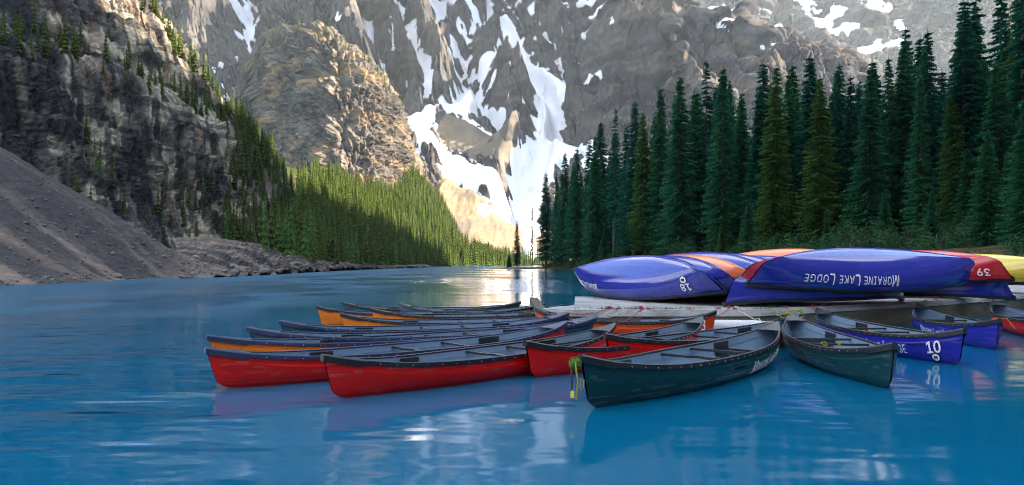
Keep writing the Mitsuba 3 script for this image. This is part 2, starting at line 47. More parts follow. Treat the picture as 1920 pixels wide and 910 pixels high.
# ---------------------------------------------------------------- helpers
def rgb(*c): return {'type': 'rgb', 'value': list(c)}
def dif(tex): return {'type': 'twosided', 'bsdf': {'type': 'diffuse', 'reflectance': tex}}
def structure(key, mesh, m, label, kind='structure', smooth=False, **kw):
    scene[key] = ply(mesh, m, smooth=smooth, **kw)
    labels[key] = {'label': label, 'category': label_cat.get(key, key.replace('_', ' ')), 'kind': kind}
label_cat = {}
def grid_faces(nu, nv):
    i, j = np.meshgrid(np.arange(nu - 1), np.arange(nv - 1), indexing='ij')
    a = i * nv + j
    return np.stack([a, a + nv, a + nv + 1, a + 1], -1).reshape(-1, 4)
def spread(a, n, w=None):
    # resample a (K, ..) along axis 0 to n samples through a monotone spline, with samples shared out by chord length
    a = np.asarray(a, float)
    seg = np.linalg.norm(np.diff(a, axis=0), axis=-1)
    seg = seg.reshape(len(seg), -1).mean(1) if w is None else np.asarray(w, float)
    t = np.concatenate([[0], np.cumsum(seg)])
    return PchipInterpolator(t, a, axis=0)(np.linspace(0, t[-1], n)), t
def sheet(net, nu, nv, wv=None):
    P = np.asarray(net, float)                        # columns x rows x 3
    P, _ = spread(P, nu)
    P = np.swapaxes(spread(np.swapaxes(P, 0, 1), nv, wv)[0], 0, 1)
    return P
def normals(P):
    du, dv = np.gradient(P, axis=0), np.gradient(P, axis=1)
    n = np.cross(du, dv)
    n /= np.linalg.norm(n, axis=-1, keepdims=True) + 1e-12
    if n[..., 1].mean() > 0 and n[..., 2].mean() < .3 or n[..., 2].mean() < 0: n = -n
    return n
def ridged(p, octaves=4, seed=0):
    return 1 - np.abs(2 * meshkit.fbm(p, octaves, seed) - 1)
from scipy.spatial import cKDTree
def crags(A, B, size, tall, seed, warp=.35):
    # faceted buttresses: pointed cells, about size metres wide and tall times as high, sharp-edged; 0.5 on the tips, negative in the clefts
    r = np.random.default_rng(seed)
    p = np.stack([A, B], -1)
    w = np.stack([meshkit.fbm(np.stack([A / size, B / size, A * 0 + k * 9.7], -1), 3, seed + k) - .5 for k in (0, 1)], -1)
    p = (p + w * size * warp * 2) / [size, size * tall]
    lo, hi = np.floor(p.min((0, 1))) - 2, np.ceil(p.max((0, 1))) + 2
    gx, gy = np.meshgrid(np.arange(lo[0], hi[0]), np.arange(lo[1], hi[1]), indexing='ij')
    c = np.stack([gx, gy], -1).reshape(-1, 2) + r.random((gx.size, 2)); hgt = r.random(gx.size)
    d, i = cKDTree(c).query(p.reshape(-1, 2), k=1)
    return (.5 - d + .35 * (hgt[i] - .5)).reshape(A.shape)
def poly_sd(X, Z, polys):
    # signed distance in metres to the union of polygons, positive inside
    best = np.full(X.shape, -200.)
    for poly in polys:
        q = np.asarray(poly, float)
        lo, hi = q.min(0) - 80, q.max(0) + 80
        m = (X > lo[0]) & (X < hi[0]) & (Z > lo[1]) & (Z < hi[1])
        x, z = X[m], Z[m]
        d, inside = np.full(x.shape, 1e9), np.zeros(x.shape, bool)
        for (ax, az), (bx, bz) in zip(q, np.roll(q, -1, 0)):
            t = np.clip(((x - ax) * (bx - ax) + (z - az) * (bz - az)) / ((bx - ax) ** 2 + (bz - az) ** 2 + 1e-9), 0, 1)
            d = np.minimum(d, np.hypot(x - ax - t * (bx - ax), z - az - t * (bz - az)))
            c = ((az > z) != (bz > z)) & (x < (bx - ax) * (z - az) / (bz - az + 1e-12) + ax)
            inside ^= c
        s = np.where(inside, d, -d)
        best[m] = np.maximum(best[m], s)
    return best
def line_dist(X, Z, pts):
    d = np.full(X.shape, 1e9)
    for (ax, az), (bx, bz) in zip(pts[:-1], pts[1:]):
        t = np.clip(((X - ax) * (bx - ax) + (Z - az) * (bz - az)) / ((bx - ax) ** 2 + (bz - az) ** 2 + 1e-9), 0, 1)
        d = np.minimum(d, np.hypot(X - ax - t * (bx - ax), Z - az - t * (bz - az)))
    return d
def drop_faces(P, keep):
    nu, nv = P.shape[:2]
    f = grid_faces(nu, nv)
    f = f[keep.reshape(-1)[f].any(1)]
    used = np.unique(f)
    new = np.full(nu * nv, -1); new[used] = np.arange(len(used))
    return P.reshape(-1, 3)[used], new[f]

# ---------------------------------------------------------------- rock, scree, snow, ground
def rock_tex(scale, dark, mid, warm, strata, band):
    def fn(p, n, uv):
        w = mikit.fbm(p.x / scale, p.y / scale, p.z / scale, 3)
        s = mikit.noise(p.x / (scale * 2.5), p.y / (scale * 2.5), (p.z + 14 * w * scale * .06) / strata)
        s2 = mikit.noise(p.x / (scale * .6), 3.3, (p.z + w * scale * .5) / (strata * .3))
        g = mikit.fbm(p.x / (scale * .09), p.y / (scale * .09), p.z / (scale * .12), 4)
        c = mix(dark, mid, smoothstep(.25, .75, w * .68 + s * .32))
        c = mix(c, warm, smoothstep(.5, .85, s2 * .6 + w * .45) * band)
        return c * (.55 + .9 * g)
    return proc(fn)
scene['mountain_rock'] = dif(rock_tex(70, (.032, .033, .038), (.090, .090, .094), (.155, .118, .085), 26, .6))
scene['far_rock'] = dif(rock_tex(160, (.032, .033, .038), (.090, .090, .094), (.155, .118, .085), 55, .6))
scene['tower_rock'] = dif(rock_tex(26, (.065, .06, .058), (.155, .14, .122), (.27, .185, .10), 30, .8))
def cliff_fn(p, n, uv):
    s = p.x * .42 + p.y * .9
    w = mikit.fbm(s / 14, p.z / 18, 0, 3)
    streak = mikit.noise(s / 1.7 + w * 2, p.z / 16, 5)
    streak2 = mikit.noise(s / .8, p.z / 9, 9)
    block = mikit.noise(s / 5, p.z / 4, 2)
    g = mikit.fbm(s / .9, p.z / .7, p.x / .9, 3)
    c = mix((.035, .037, .042), (.17, .16, .145), smoothstep(.3, .62, streak * .5 + block * .3 + w * .3))
    c = mix(c, (.46, .42, .33), smoothstep(.52, .7, block * .45 + streak2 * .3 + w * .32))
    c = mix(c, (.20, .13, .085), smoothstep(.62, .8, mikit.noise(s / 3, p.z / 7, 31) * .7 + streak * .3) * .5)
    c = mix(c, (.03, .03, .033), smoothstep(.62, .72, mikit.noise(s / 9, (p.z + w * 2) / 1.3, 41)) * .6)
    c = mix(c, (.03, .032, .037), smoothstep(.6, .75, mikit.noise(s / 2.2, p.z / 22, 17)) * .75)
    return c * (.6 + .8 * g)
scene['cliff_rock'] = dif(proc(cliff_fn))
def talus_fn(p, n, uv):
    w = mikit.fbm((p.x + p.z * .2) / 20, (p.y) / 3.2, 0, 3)
    g = mikit.noise(p.x / .22, p.y / .22, p.z / .22)
    g2 = mikit.noise(p.x / .8, p.y / .8, p.z / .8)
    c = mix((.075, .072, .072), (.20, .165, .14), smoothstep(.36, .6, w))
    return c * (.65 + .4 * g + .35 * g2)
scene['talus_stone'] = dif(proc(talus_fn))
def scree_fn(p, n, uv):
    w = mikit.fbm(p.x / 22, p.z / 60 + p.x / 90, p.y / 60, 4)
    g = mikit.fbm(p.x / 5, p.y / 5, p.z / 5, 3)
    low = smoothstep(.4, .6, mikit.fbm(p.x / 90, p.z / 120, p.y / 150, 3))
    c = mix((.19, .15, .105), (.125, .115, .10), low)
    return c * (.66 + .4 * w + .35 * g)
scene['scree_stone'] = dif(proc(scree_fn))
def snow_fn(p, n, uv):
    g = mikit.fbm(p.x / 8, p.y / 30, p.z / 30, 4)
    return mix((.80, .82, .86), (.66, .65, .64), smoothstep(.58, .8, g))
scene['snow_white'] = dif(proc(snow_fn))
def ground_fn(p, n, uv):
    g = mikit.fbm(p.x / 1.2, p.y / 1.2, p.z, 3); w = mikit.fbm(p.x / 18, p.y / 18, p.z / 18, 3)
    return mix((.022, .038, .012), (.06, .055, .03), smoothstep(.45, .7, w)) * (.6 + .8 * g)
scene['forest_floor'] = dif(proc(ground_fn))
def tree_moss_fn(p, n, uv):
    g = mikit.fbm(p.x / 3, p.y / 3, p.z / 3, 3)
    return mix((.05, .075, .02), (.11, .13, .035), g)

# ---- the far wall of the valley
P = sheet(NET_FAR, 300, 220)
N_ = normals(P)
q = P / np.array([260., 260., 420.])
d = 40 * (ridged(q, 5, 3) - .6) + 110 * crags(P[..., 0], P[..., 2], 260., 2.2, 3) + 50 * crags(P[..., 0], P[..., 2], 90., 2.4, 8) + 22 * crags(P[..., 0], P[..., 2], 34., 1.8, 9)
zz = P[..., 2] + 30 * meshkit.fbm(P / 200., 3, 5)
d += 26 * (np.abs(((zz / 90) % 1) - .5) * 2 - .5) + 10 * (np.abs(((zz / 31) % 1) - .5) * 2 - .5)
R = P + N_ * d[..., None]
structure('far_mountain', (R.reshape(-1, 3), grid_faces(*R.shape[:2])), 'far_rock', 'banded grey rock wall fading in blue haze behind the dark ridge')
sd = poly_sd(P[..., 0], P[..., 2], NET_FAR_SNOW) + 13 * (meshkit.fbm(P / 30., 3, 2) - .5) * 2
ds = gaussian_filter(d, 4) + np.clip(sd * .4, -40, 8) + 3
keep = sd > -16
v, f = drop_faces(P + N_ * ds[..., None], keep)
structure('far_snow', (v, f), 'snow_white', 'small snow patches on ledges of the hazy far rock wall', smooth=True)
label_cat.update(far_snow='snow')

# ---- the main mountain
P = sheet(NET_MOUNTAIN, 640, 400)
X, Z = P[..., 0], P[..., 2]
N_ = normals(P)
warp = np.stack([meshkit.fbm(P / 90., 3, 21) - .5, meshkit.fbm(P / 90., 3, 22) - .5], -1) * 70
d = np.zeros(X.shape)
for pts, amp, w in NET_SPINE:
    t = np.clip(1 - line_dist(X + warp[..., 0], Z + warp[..., 1], pts) / (w * 1.15), 0, 1)
    d = np.maximum(d, 1.5 * amp * t ** 1.1)
for pts, amp, w in NET_GULLY:
    t = np.clip(1 - line_dist(X + warp[..., 0] * .4, Z + warp[..., 1] * .4, pts) / (w * 1.3), 0, 1)
    d -= amp * t * t * (3 - 2 * t)
Pw = P + np.concatenate([warp, warp[..., :1]], -1) * .35
diag = np.stack([Pw[..., 0] + .45 * Pw[..., 2], Pw[..., 1], Pw[..., 2]], -1)
A_, B_ = diag[..., 0], diag[..., 2]
rough = 34 * (ridged(diag / np.array([95., 300., 330.]), 5, 31) - .62) + 84 * crags(A_, B_, 88., 2.6, 31) + 48 * crags(A_, B_, 36., 2.2, 33) + 25 * crags(A_, B_, 15., 1.8, 35) + 10 * crags(A_, B_, 6.5, 1.5, 37) - 20
zz = Z + 18 * meshkit.fbm(P / 120., 3, 51)
rough += 5 * (np.abs(((zz / 27) % 1) - .5) * 2 - .5) + 4 * (np.abs(((zz / 11) % 1) - .5) * 2 - .5)
sd0_ = poly_sd(X + warp[..., 0] * .12, Z + warp[..., 1] * .12, NET_SNOW)
sd0 = sd0_
sc0 = poly_sd(X + warp[..., 0] * .1, Z + warp[..., 1] * .1, NET_SCREE)
soft = np.clip(np.maximum(sd0, sc0) / 14, 0, 1)
d = d * (1 - .9 * np.clip((sd0 + 16) / 24, 0, 1) * (d > 0))
rel = d + rough * (1 - .85 * soft) * np.clip((Z - 40) / 120, .35, 1)
R = P + N_ * rel[..., None]
structure('mountain', (R.reshape(-1, 3), grid_faces(*R.shape[:2])), 'mountain_rock', 'high grey and tan mountain wall with steep ribs and snow gullies')
fine = (meshkit.fbm(P / np.array([9., 30., 12.]), 4, 61) - .5) * 2
sm = gaussian_filter(rel, 5) - 3
sc = sc0 + 10 * fine
rsc = sm + np.clip(sc * .45, -14, 8) + 1.2 * fine + 2.2 * (meshkit.fbm(P / np.array([6., 50., 40.]), 3, 71) - .5)
v, f = drop_faces(P + N_ * rsc[..., None], sc > -26)
structure('scree_slope', (v, f), 'scree_stone', 'tan and grey scree fans below the mountain wall', smooth=True)
# snow lies in the mapped gullies and in hollows beside them
hollow = np.minimum((meshkit.fbm(P / np.array([17., 40., 24.]), 4, 63) - .59) * 110, (gaussian_filter(rel, 6) - rel) * 1.3 - 2)
zone = np.exp(-((X - (-20)) / 130.) ** 2) * np.clip((Z - 240) / 60, 0, 1) + .75 * np.exp(-((X - 290) / 110.) ** 2) * np.clip((Z - 300) / 60, 0, 1)
sd = np.maximum(sd0 + 3 + 4 * fine, np.where(zone > .2, hollow - 14 * (1 - zone), -30))
ins = np.clip(sd0 / 9, 0, 1)
rsn = np.maximum(sm, rsc * (sc > 0) + sm * (sc <= 0)) * (1 - ins) + (np.maximum(sm, gaussian_filter(rel, 1.2)) + 2) * ins + np.clip(sd * .5, -16, 8) + 1.0
v, f = drop_faces(P + N_ * rsn[..., None], sd > -20)
structure('snow_field', (v, f), 'snow_white', 'bright snow couloirs and snow apron on the mountain', smooth=True)
label_cat.update(snow_field='snow', scree_slope='scree')
MOUNT = (P, N_, rel)

# ---- the dark ridge in front of the far wall
P = sheet(NET_RIDGE, 300, 190)
N_ = normals(P)
A_, B_ = P[..., 0] + .4 * P[..., 2], P[..., 2]
d = 60 * crags(A_, B_, 80., 2.4, 81) + 28 * crags(A_, B_, 30., 2., 83) + 12 * crags(A_, B_, 12., 1.6, 84) + 6 * (ridged(P / np.array([8., 14., 14.]), 3, 85) - .6)
zz = P[..., 2] + 20 * meshkit.fbm(P / 120., 3, 87) + .12 * P[..., 0]
d += 7 * (np.abs(((zz / 30) % 1) - .5) * 2 - .5)
R = P + N_ * d[..., None]
structure('rock_ridge', (R.reshape(-1, 3), grid_faces(*R.shape[:2])), 'mountain_rock', 'dark jagged rock ridge in front of the hazy far wall')
fine = (meshkit.fbm(P / np.array([14., 30., 14.]), 3, 88) - .5) * 2
sd = poly_sd(P[..., 0], P[..., 2], NET_RIDGE_SNOW) + 8 * fine
v, f = drop_faces(P + N_ * (gaussian_filter(d, 3) + np.clip(sd * .5, -20, 6) + 1)[..., None], sd > -12)
structure('ridge_snow', (v, f), 'snow_white', 'small snow patches on the dark jagged ridge', smooth=True)
label_cat.update(ridge_snow='snow')

# ---- the rock tower in the middle
P = sheet(NET_TOWER, 380, 320, wv=[30, 60, 60, 60, 40, 40])
N_ = normals(P)
A_ = P[..., 0] * .8 + P[..., 1] * .5
d = 12 * crags(A_, P[..., 2], 26., 4., 91) + 10 * crags(A_, P[..., 2], 9., 3., 93) + 5.5 * crags(A_, P[..., 2], 3.6, 2.2, 95) + 2.2 * crags(A_, P[..., 2], 1.7, 1.4, 96)
zz = P[..., 2] + 5 * meshkit.fbm(P / 30., 3, 97)
d += 1.2 * (np.abs(((zz / 13) % 1) - .5) * 2 - .5)
TOWER = P + N_ * d[..., None]
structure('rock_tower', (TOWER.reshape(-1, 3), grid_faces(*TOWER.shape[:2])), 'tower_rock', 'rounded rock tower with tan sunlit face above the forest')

# ---- the shaded cliff on the left
P = sheet(NET_CLIFF, 520, 380, wv=[40, 110, 14, 60, 60, 50])
N_ = normals(P)
s = P[..., 0] * .42 + P[..., 1] * .9
zz = P[..., 2] + 3 * meshkit.fbm(P / 14., 3, 103)
q = np.stack([s / 7., P[..., 2] / 30., s * 0 + 1.5], -1)
d = 4.2 * (ridged(q, 4, 101) - .6) + 2.2 * (ridged(np.stack([s / 2.6, P[..., 2] / 8, s * 0], -1), 3, 105) - .6)
blk = meshkit.noise(np.stack([np.floor(s / 3.4 + 1.2 * meshkit.noise(P / 6., 3)), np.floor(zz / 5.2), s * 0], -1), 7)
d += 1.7 * (blk - .5) + 1.5 * (((zz / 5.2) % 1) - .5) + .9 * (ridged(P / 1.1, 3, 109) - .6)
CLIFF = P + N_ * d[..., None]
structure('cliff', (CLIFF.reshape(-1, 3), grid_faces(*CLIFF.shape[:2])), 'cliff_rock', 'tall streaked cliff in shade on the left side of the lake')

# ---- talus, rocky shore, forest slope
P = sheet(NET_TALUS, 300, 200, wv=[8, 40, 60, 20])
N_ = normals(P)
gl = P[..., 1] * .95 + P[..., 0] * .1
d = 1.0 * (meshkit.fbm(np.stack([gl / 4., P[..., 0] / 60, gl * 0], -1), 3, 111) - .5) + .35 * (meshkit.fbm(P / 1.1, 3, 113) - .5)
TALUS = P + N_ * d[..., None]
structure('talus_slope', (TALUS.reshape(-1, 3), grid_faces(*TALUS.shape[:2])), 'talus_stone', 'brown gravel talus fan running down to the water on the left')
P = sheet(NET_SHORE, 260, 120)
N_ = normals(P)
d = 2.2 * (ridged(P / 3.2, 4, 115) - .55) * np.clip((P[..., 1] - 40) / 60, .3, 1.2)
SHORE = P + N_ * d[..., None]
structure('rocky_shore', (SHORE.reshape(-1, 3), grid_faces(*SHORE.shape[:2])), 'talus_stone', 'grey boulder strip between cliff foot and water')
P = sheet(NET_FOREST, 200, 120)
N_ = normals(P)
FOREST = P + N_ * (4 * (meshkit.fbm(P / 25., 3, 117) - .5))[..., None]
structure('forest_slope', (FOREST.reshape(-1, 3), grid_faces(*FOREST.shape[:2])), 'forest_floor', 'wooded slope running down to the far shore')
label_cat.update(talus_slope='talus', rocky_shore='shore', forest_slope='slope', rock_tower='rock tower', rock_ridge='ridge', far_mountain='mountain')

# ---- ground sheet to the horizon, lake, right bank
g = np.array([[-5400, -3500, -2.], [5400, -3500, -2.], [5400, 6700, -2.], [-5400, 6700, -2.]])
structure('ground', (g, np.array([[0, 1, 2, 3]])), 'forest_floor', 'ground under and around the lake reaching to the horizon')
def water_h(amp):
    def fn(p, n, uv):
        x, y = p.x, p.y
        patch = smoothstep(.25, .75, mikit.fbm(x / 5.5, y / 9 + 3, 0, 2))
        big = mikit.noise(x / 1.7 + 5, y / .8, 2) * .018 + mikit.noise(x / .75, y / .42 + 9, 4) * .0075
        small = mikit.noise(x / .42, y / .15, 7) * .0056 + mikit.noise(x / .21, y / .075, 11) * .0016
        return (big + small) * (.28 + 1.7 * patch) * amp
    return fn
WATER = rgb(.001, .11, .215)
def water_bsdf(alpha, amp, tone=WATER):
    return {'type': 'bumpmap', 'arbitrary': proc(water_h(amp), eps=.02), 'scale': 1.0,
            'bsdf': {'type': 'roughplastic', 'distribution': 'ggx', 'alpha': alpha, 'int_ior': 1.36, 'diffuse_reflectance': tone}}
def ruffle(p, n, uv):
    edge = p.x + 7 * (mikit.fbm(p.x / 12, p.y / 40, 0, 3) - .5)
    shore = smoothstep(-15.5, -23, edge) * smoothstep(40, 62, p.y + 10 * mikit.noise(p.x / 6, p.y / 9)) * (.35 + .65 * smoothstep(.3, .6, mikit.fbm(p.x / 3, p.y / 14, 0, 3)))
    out = smoothstep(-2.5, -10.5, p.x + 3 * (mikit.fbm(p.x / 4, p.y / 7, 5, 3) - .5)) * smoothstep(6.5, 13, p.y + 3 * (mikit.fbm(p.x / 5, p.y / 3, 9, 3) - .5)) * (.22 + .7 * smoothstep(.32, .68, mikit.fbm(p.x / 2.6, p.y / 5 + 2, 3, 4)))
    return dr.maximum(shore, out)
scene['water'] = {'type': 'blendbsdf', 'weight': proc(ruffle), 'a': water_bsdf(.006, 1.0), 'b': water_bsdf(.30, 1.0)}
w = np.array([[-700, -60, 0.], [700, -60, 0.], [700, 1500, 0.], [-700, 1500, 0.]])
structure('lake', (w, np.array([[0, 1, 2, 3]])), 'water', 'still turquoise glacial lake with ripples and reflections', uv=w[:, :2])

# ---- the mountain that keeps the near end of the lake in shade, beyond the right edge of the view, and the one behind the viewer
def long_ridge(pts, foot, seed, n=260, m=61, rough=26):
    pts = np.asarray(pts, float); c, _ = spread(pts, n)
    t = np.gradient(c[:, :2], axis=0); t /= np.linalg.norm(t, axis=1, keepdims=True)
    side = np.stack([t[:, 1], -t[:, 0]], 1)
    u = np.linspace(-1, 1, m)
    a = np.abs(u)[None, :]
    P = np.zeros((n, m, 3))
    P[..., :2] = c[:, None, :2] + side[:, None, :] * (u[None, :] * foot)[..., None]
    P[..., 2] = c[:, 2:3] * (1 - a) ** 1.12 - 4 * a
    P[..., 2] += (1 - a) * a * 4 * rough * (ridged(P / np.array([90., 90., 140.]), 4, seed) - .6) + (1 - a) * 4 * (meshkit.fbm(P / 25., 3, seed + 1) - .5)
    return P
R = long_ridge([(900, -1100, 620), (760, -300, 720), (700, 150, 780), (700, 270, 770), (700, 315, 735), (700, 332, 680), (700, 344, 653), (700, 350, 645), (700, 356, 633), (700, 373, 614), (700, 426, 606), (700, 485, 590), (700, 540, 570), (702, 560, 545), (706, 590, 390), (715, 640, 190), (725, 700, 10)], 260, 131)
structure('side_mountain', (R.reshape(-1, 3), grid_faces(*R.shape[:2])), 'mountain_rock', 'rock mountain on the right whose shadow covers the near end of the lake')
R = long_ridge([(-1500, -500, 260), (-900, -900, 560), (-300, -1150, 430), (300, -1250, 620), (900, -1200, 500)], 600, 141)
structure('back_mountain', (R.reshape(-1, 3), grid_faces(*R.shape[:2])), 'mountain_rock', 'mountain range standing behind the viewer')
label_cat.update(side_mountain='mountain', back_mountain='mountain')
for k in ('side_mountain', 'back_mountain'): labels[k]['category'] = 'mountain'

# ---- the right bank
def bank_edge(y): return np.interp(y, [-30, 5, 14, 20, 30, 45, 60, 90, 130, 170, 205, 225, 232, 400], [22, 22, 21, 20, 18.5, 17, 17, 15.5, 14.5, 13.5, 12, 8.5, 60, 60])
ys = np.concatenate([np.linspace(-30, 60, 120), np.linspace(61, 300, 160)])
vv = np.concatenate([np.linspace(0, 1, 60) ** 1.4 * 60, [80, 120, 200, 330]])
P = np.zeros((len(ys), len(vv), 3))
P[..., 1] = ys[:, None]; P[..., 0] = bank_edge(ys)[:, None] + vv[None, :] - 1.2 + 1.4 * (meshkit.fbm(np.stack([ys / 6, ys * 0, ys * 0], -1), 3, 151)[:, None] - .5)
P[..., 2] = -.35 + .42 * np.clip(vv, 0, 5) + .085 * np.clip(vv - 5, 0, 400) * (1 + .0 * vv)
P[..., 2] += np.clip(vv / 5, 0, 1)[None, :] * .7 * (meshkit.fbm(np.stack([P[..., 0] / 5, P[..., 1] / 5, P[..., 0] * 0], -1), 4, 153) - .5)
structure('bank', (P.reshape(-1, 3), grid_faces(*P.shape[:2])), 'forest_floor', 'mossy forest bank rising from the water on the right', smooth=True)
def bank_z(x, y):
    v = x - bank_edge(y) + 1.2
    return -.35 + .42 * np.clip(v, 0, 5) + .085 * np.clip(v - 5, 0, 400)
# small gravel spit with the two lone trees at the mouth of the narrows
a = np.linspace(0, 2 * np.pi, 40, endpoint=False); rr = np.linspace(0, 1, 8)
P = np.stack([1.5 + rr[None] * 9.5 * np.cos(a)[:, None], 205 + rr[None] * 5 * np.sin(a)[:, None], (.75 * (1 - rr ** 2) - .2)[None] + 0 * a[:, None]], -1)
P[..., 2] += .25 * (meshkit.fbm(P / 1.5, 3, 157) - .5)
f = grid_faces(40, 8); f = np.vstack([f, np.stack([np.arange(7) + 39 * 8, np.arange(7), np.arange(7) + 1, np.arange(7) + 39 * 8 + 1], -1)])
structure('gravel_spit', (P.reshape(-1, 3), f), 'talus_stone', 'low gravel spit with two lone spruces at the narrows')
label_cat.update(gravel_spit='spit', side_mountain='mountain', back_mountain='mountain')

# ---------------------------------------------------------------- trees
def leaf(c, trans=.5):
    return {'type': 'principledthin', 'base_color': c, 'roughness': .65, 'eta': 1.25, 'diff_trans': trans}
def tinted(c, var):
    lo, hi = [float(x) * (1 - var) for x in c], [float(x) * (1 + var) + e for x, e in zip(c, (.012, .01, 0.))]
    def fn(p, n, uv):
        w = mikit.noise(p.x / 2.6, p.y / 2.6, p.z / 5) * .6 + mikit.noise(p.x / .35, p.y / .35, p.z / .35) * .4
        return mix(lo, hi, w)
    return proc(fn)
scene['needle_dark'] = leaf(tinted((.018, .13, .088), .55), .9)
scene['needle_mid'] = leaf(tinted((.03, .15, .075), .55), .9)
scene['needle_light'] = leaf(tinted((.075, .17, .045), .5), .9)
scene['needle_far'] = leaf(tinted((.052, .08, .022), .65), .3)
scene['shrub_leaf'] = leaf(tinted((.03, .085, .04), .5), .7)
scene['bark'] = dif(proc(lambda p, n, uv: mix((.06, .05, .045), (.17, .15, .14), mikit.noise(p.x * 9, p.y * 9, p.z * 2.2))))
scene['dead_wood'] = dif(proc(lambda p, n, uv: mix((.17, .16, .155), (.33, .31, .30), mikit.noise(p.x * 9, p.y * 9, p.z * 3))))

def tube(pts, radii, sides=6):
    p = np.asarray(pts, float); t = np.gradient(p, axis=0); t /= np.linalg.norm(t, axis=1, keepdims=True) + 1e-12
    ref = np.where(np.abs(t[:, 2:]) < .9, [0, 0, 1.], [1., 0, 0])
    a = np.cross(t, ref); a /= np.linalg.norm(a, axis=1, keepdims=True) + 1e-12
    b = np.cross(t, a); g = np.arange(sides) * 2 * np.pi / sides
    r = np.broadcast_to(radii, (len(p),))
    v = p[:, None] + r[:, None, None] * (np.cos(g)[None, :, None] * a[:, None] + np.sin(g)[None, :, None] * b[:, None])
    i, j = np.meshgrid(np.arange(len(p) - 1), np.arange(sides), indexing='ij')
    q = np.stack([i * sides + j, i * sides + (j + 1) % sides, (i + 1) * sides + (j + 1) % sides, (i + 1) * sides + j], -1).reshape(-1, 4)
    q = np.vstack([q[:, [0, 1, 2]], q[:, [0, 2, 3]]])
    return v.reshape(-1, 3), q
def join(ms):
    vs, fs, k = [], [], 0
    for v, f in ms:
        f = np.asarray(f)
        if f.shape[1] == 4: f = np.vstack([f[:, [0, 1, 2]], f[:, [0, 2, 3]]])
        vs.append(np.asarray(v, float)); fs.append(f + k); k += len(v)
    return np.vstack(vs), np.vstack(fs)
def spruce(rng, H=20., R=1.75, step=.36, per=8, bare=.10, sparse=0.):
    tri = []
    z = H * bare
    while z < H - .25:
        t = z / H
        n = max(3, int(per * (1 - .45 * t)))
        a0 = rng.random() * 7
        for k in range(n):
            if rng.random() < sparse: continue
            az = a0 + 2 * math.pi * k / n + rng.normal(0, .25)
            L = (R * (1 - t) ** .78 * (.55 + .55 * rng.random()) + .12) * min(1, .45 + 2.2 * (t - bare) + .25)
            drop = (.55 - .75 * max(0, t - .72)) * (.8 + .4 * rng.random())
            out = np.array([math.cos(az), math.sin(az), 0]); sd = np.array([-out[1], out[0], 0]); up = np.array([0, 0, 1.])
            z0 = z + rng.normal(0, .08)
            def pt(q): return out * (L * q) + up * (z0 + L * (-drop * q + .42 * drop * q * q))
            w = .05 + .05 * L
            tip = pt(1.08)
            tri += [pt(.05) - sd * w, pt(.05) + sd * w, tip]
            m = 5 if L > .8 else 3
            for i in range(m):
                q = .14 + .8 * i / m
                c = pt(q); ln = (.46 * L * (1 - q) ** .8 + .16) * (.7 + .6 * rng.random())
                for s in (-1, 1):
                    e = c + (out * .62 + sd * s * .78) * ln - up * ln * (.25 + .3 * rng.random())
                    tri += [c - out * .11 - up * .03, c + out * .12, e]
                e = c - up * (ln * .62 + .05) + out * ln * .3 + sd * rng.normal(0, .08)
                tri += [c - out * .13, c + out * .13, e]
        z += step * (.75 + .5 * rng.random()) * (1 - .35 * t)
    tri += [[-.05, 0, H - .5], [.05, .02, H - .5], [0, 0, H + .35], [0, -.05, H - .5], [0.02, .05, H - .5], [0, 0, H + .35]]
    v = np.array(tri)
    return v, np.arange(len(v)).reshape(-1, 3)
def trunk(H, r):
    z = np.array([-.8, .3, .3 * H, .65 * H, H * .985])
    return tube(np.stack([0.06 * np.sin(z / 3), 0.05 * np.cos(z / 4), z], -1), np.array([1.25, 1, .72, .38, .04]) * r, 7)
KINDS = []
for i, (m, kw) in enumerate([('needle_dark', dict(R=2.6)), ('needle_dark', dict(R=2.2, sparse=.1)), ('needle_mid', dict(R=3.1)), ('needle_mid', dict(R=2.4, per=7)), ('needle_light', dict(R=2.8)),
                             ('needle_dark', dict(R=1.7, bare=.25, sparse=.25, step=.42)), ('needle_mid', dict(R=2.8, bare=.03))]):
    rng = np.random.default_rng(100 + i)
    key = f'spruce_model_{i}'
    scene[key] = {'type': 'shapegroup', 'trunk': ply(trunk(20, .2), 'bark', smooth=True), 'crown': ply(spruce(rng, **kw), m)}
    KINDS.append(key)
count = {}
def numbered(name):
    n = count.get(name, -1) + 1; count[name] = n
    return name if n == 0 else f'{name}_{n:03d}'
def plant(name, kind, x, y, z, s, sxy=None, rot=None, label=None, cat='spruce', group=None):
    key = numbered(name)
    rot = RNG.random() * 360 if rot is None else rot
    scene[key] = {'type': 'instance', 'group': {'type': 'ref', 'id': kind}, 'to_world': T().translate([x, y, z]).rotate([0, 0, 1], rot).rotate([1, 0, 0], RNG.normal() * 1.1).scale([sxy or s, sxy or s, s])}
    labels[key] = {'label': label, 'category': cat, **({'group': group} if group else {})}
    return key
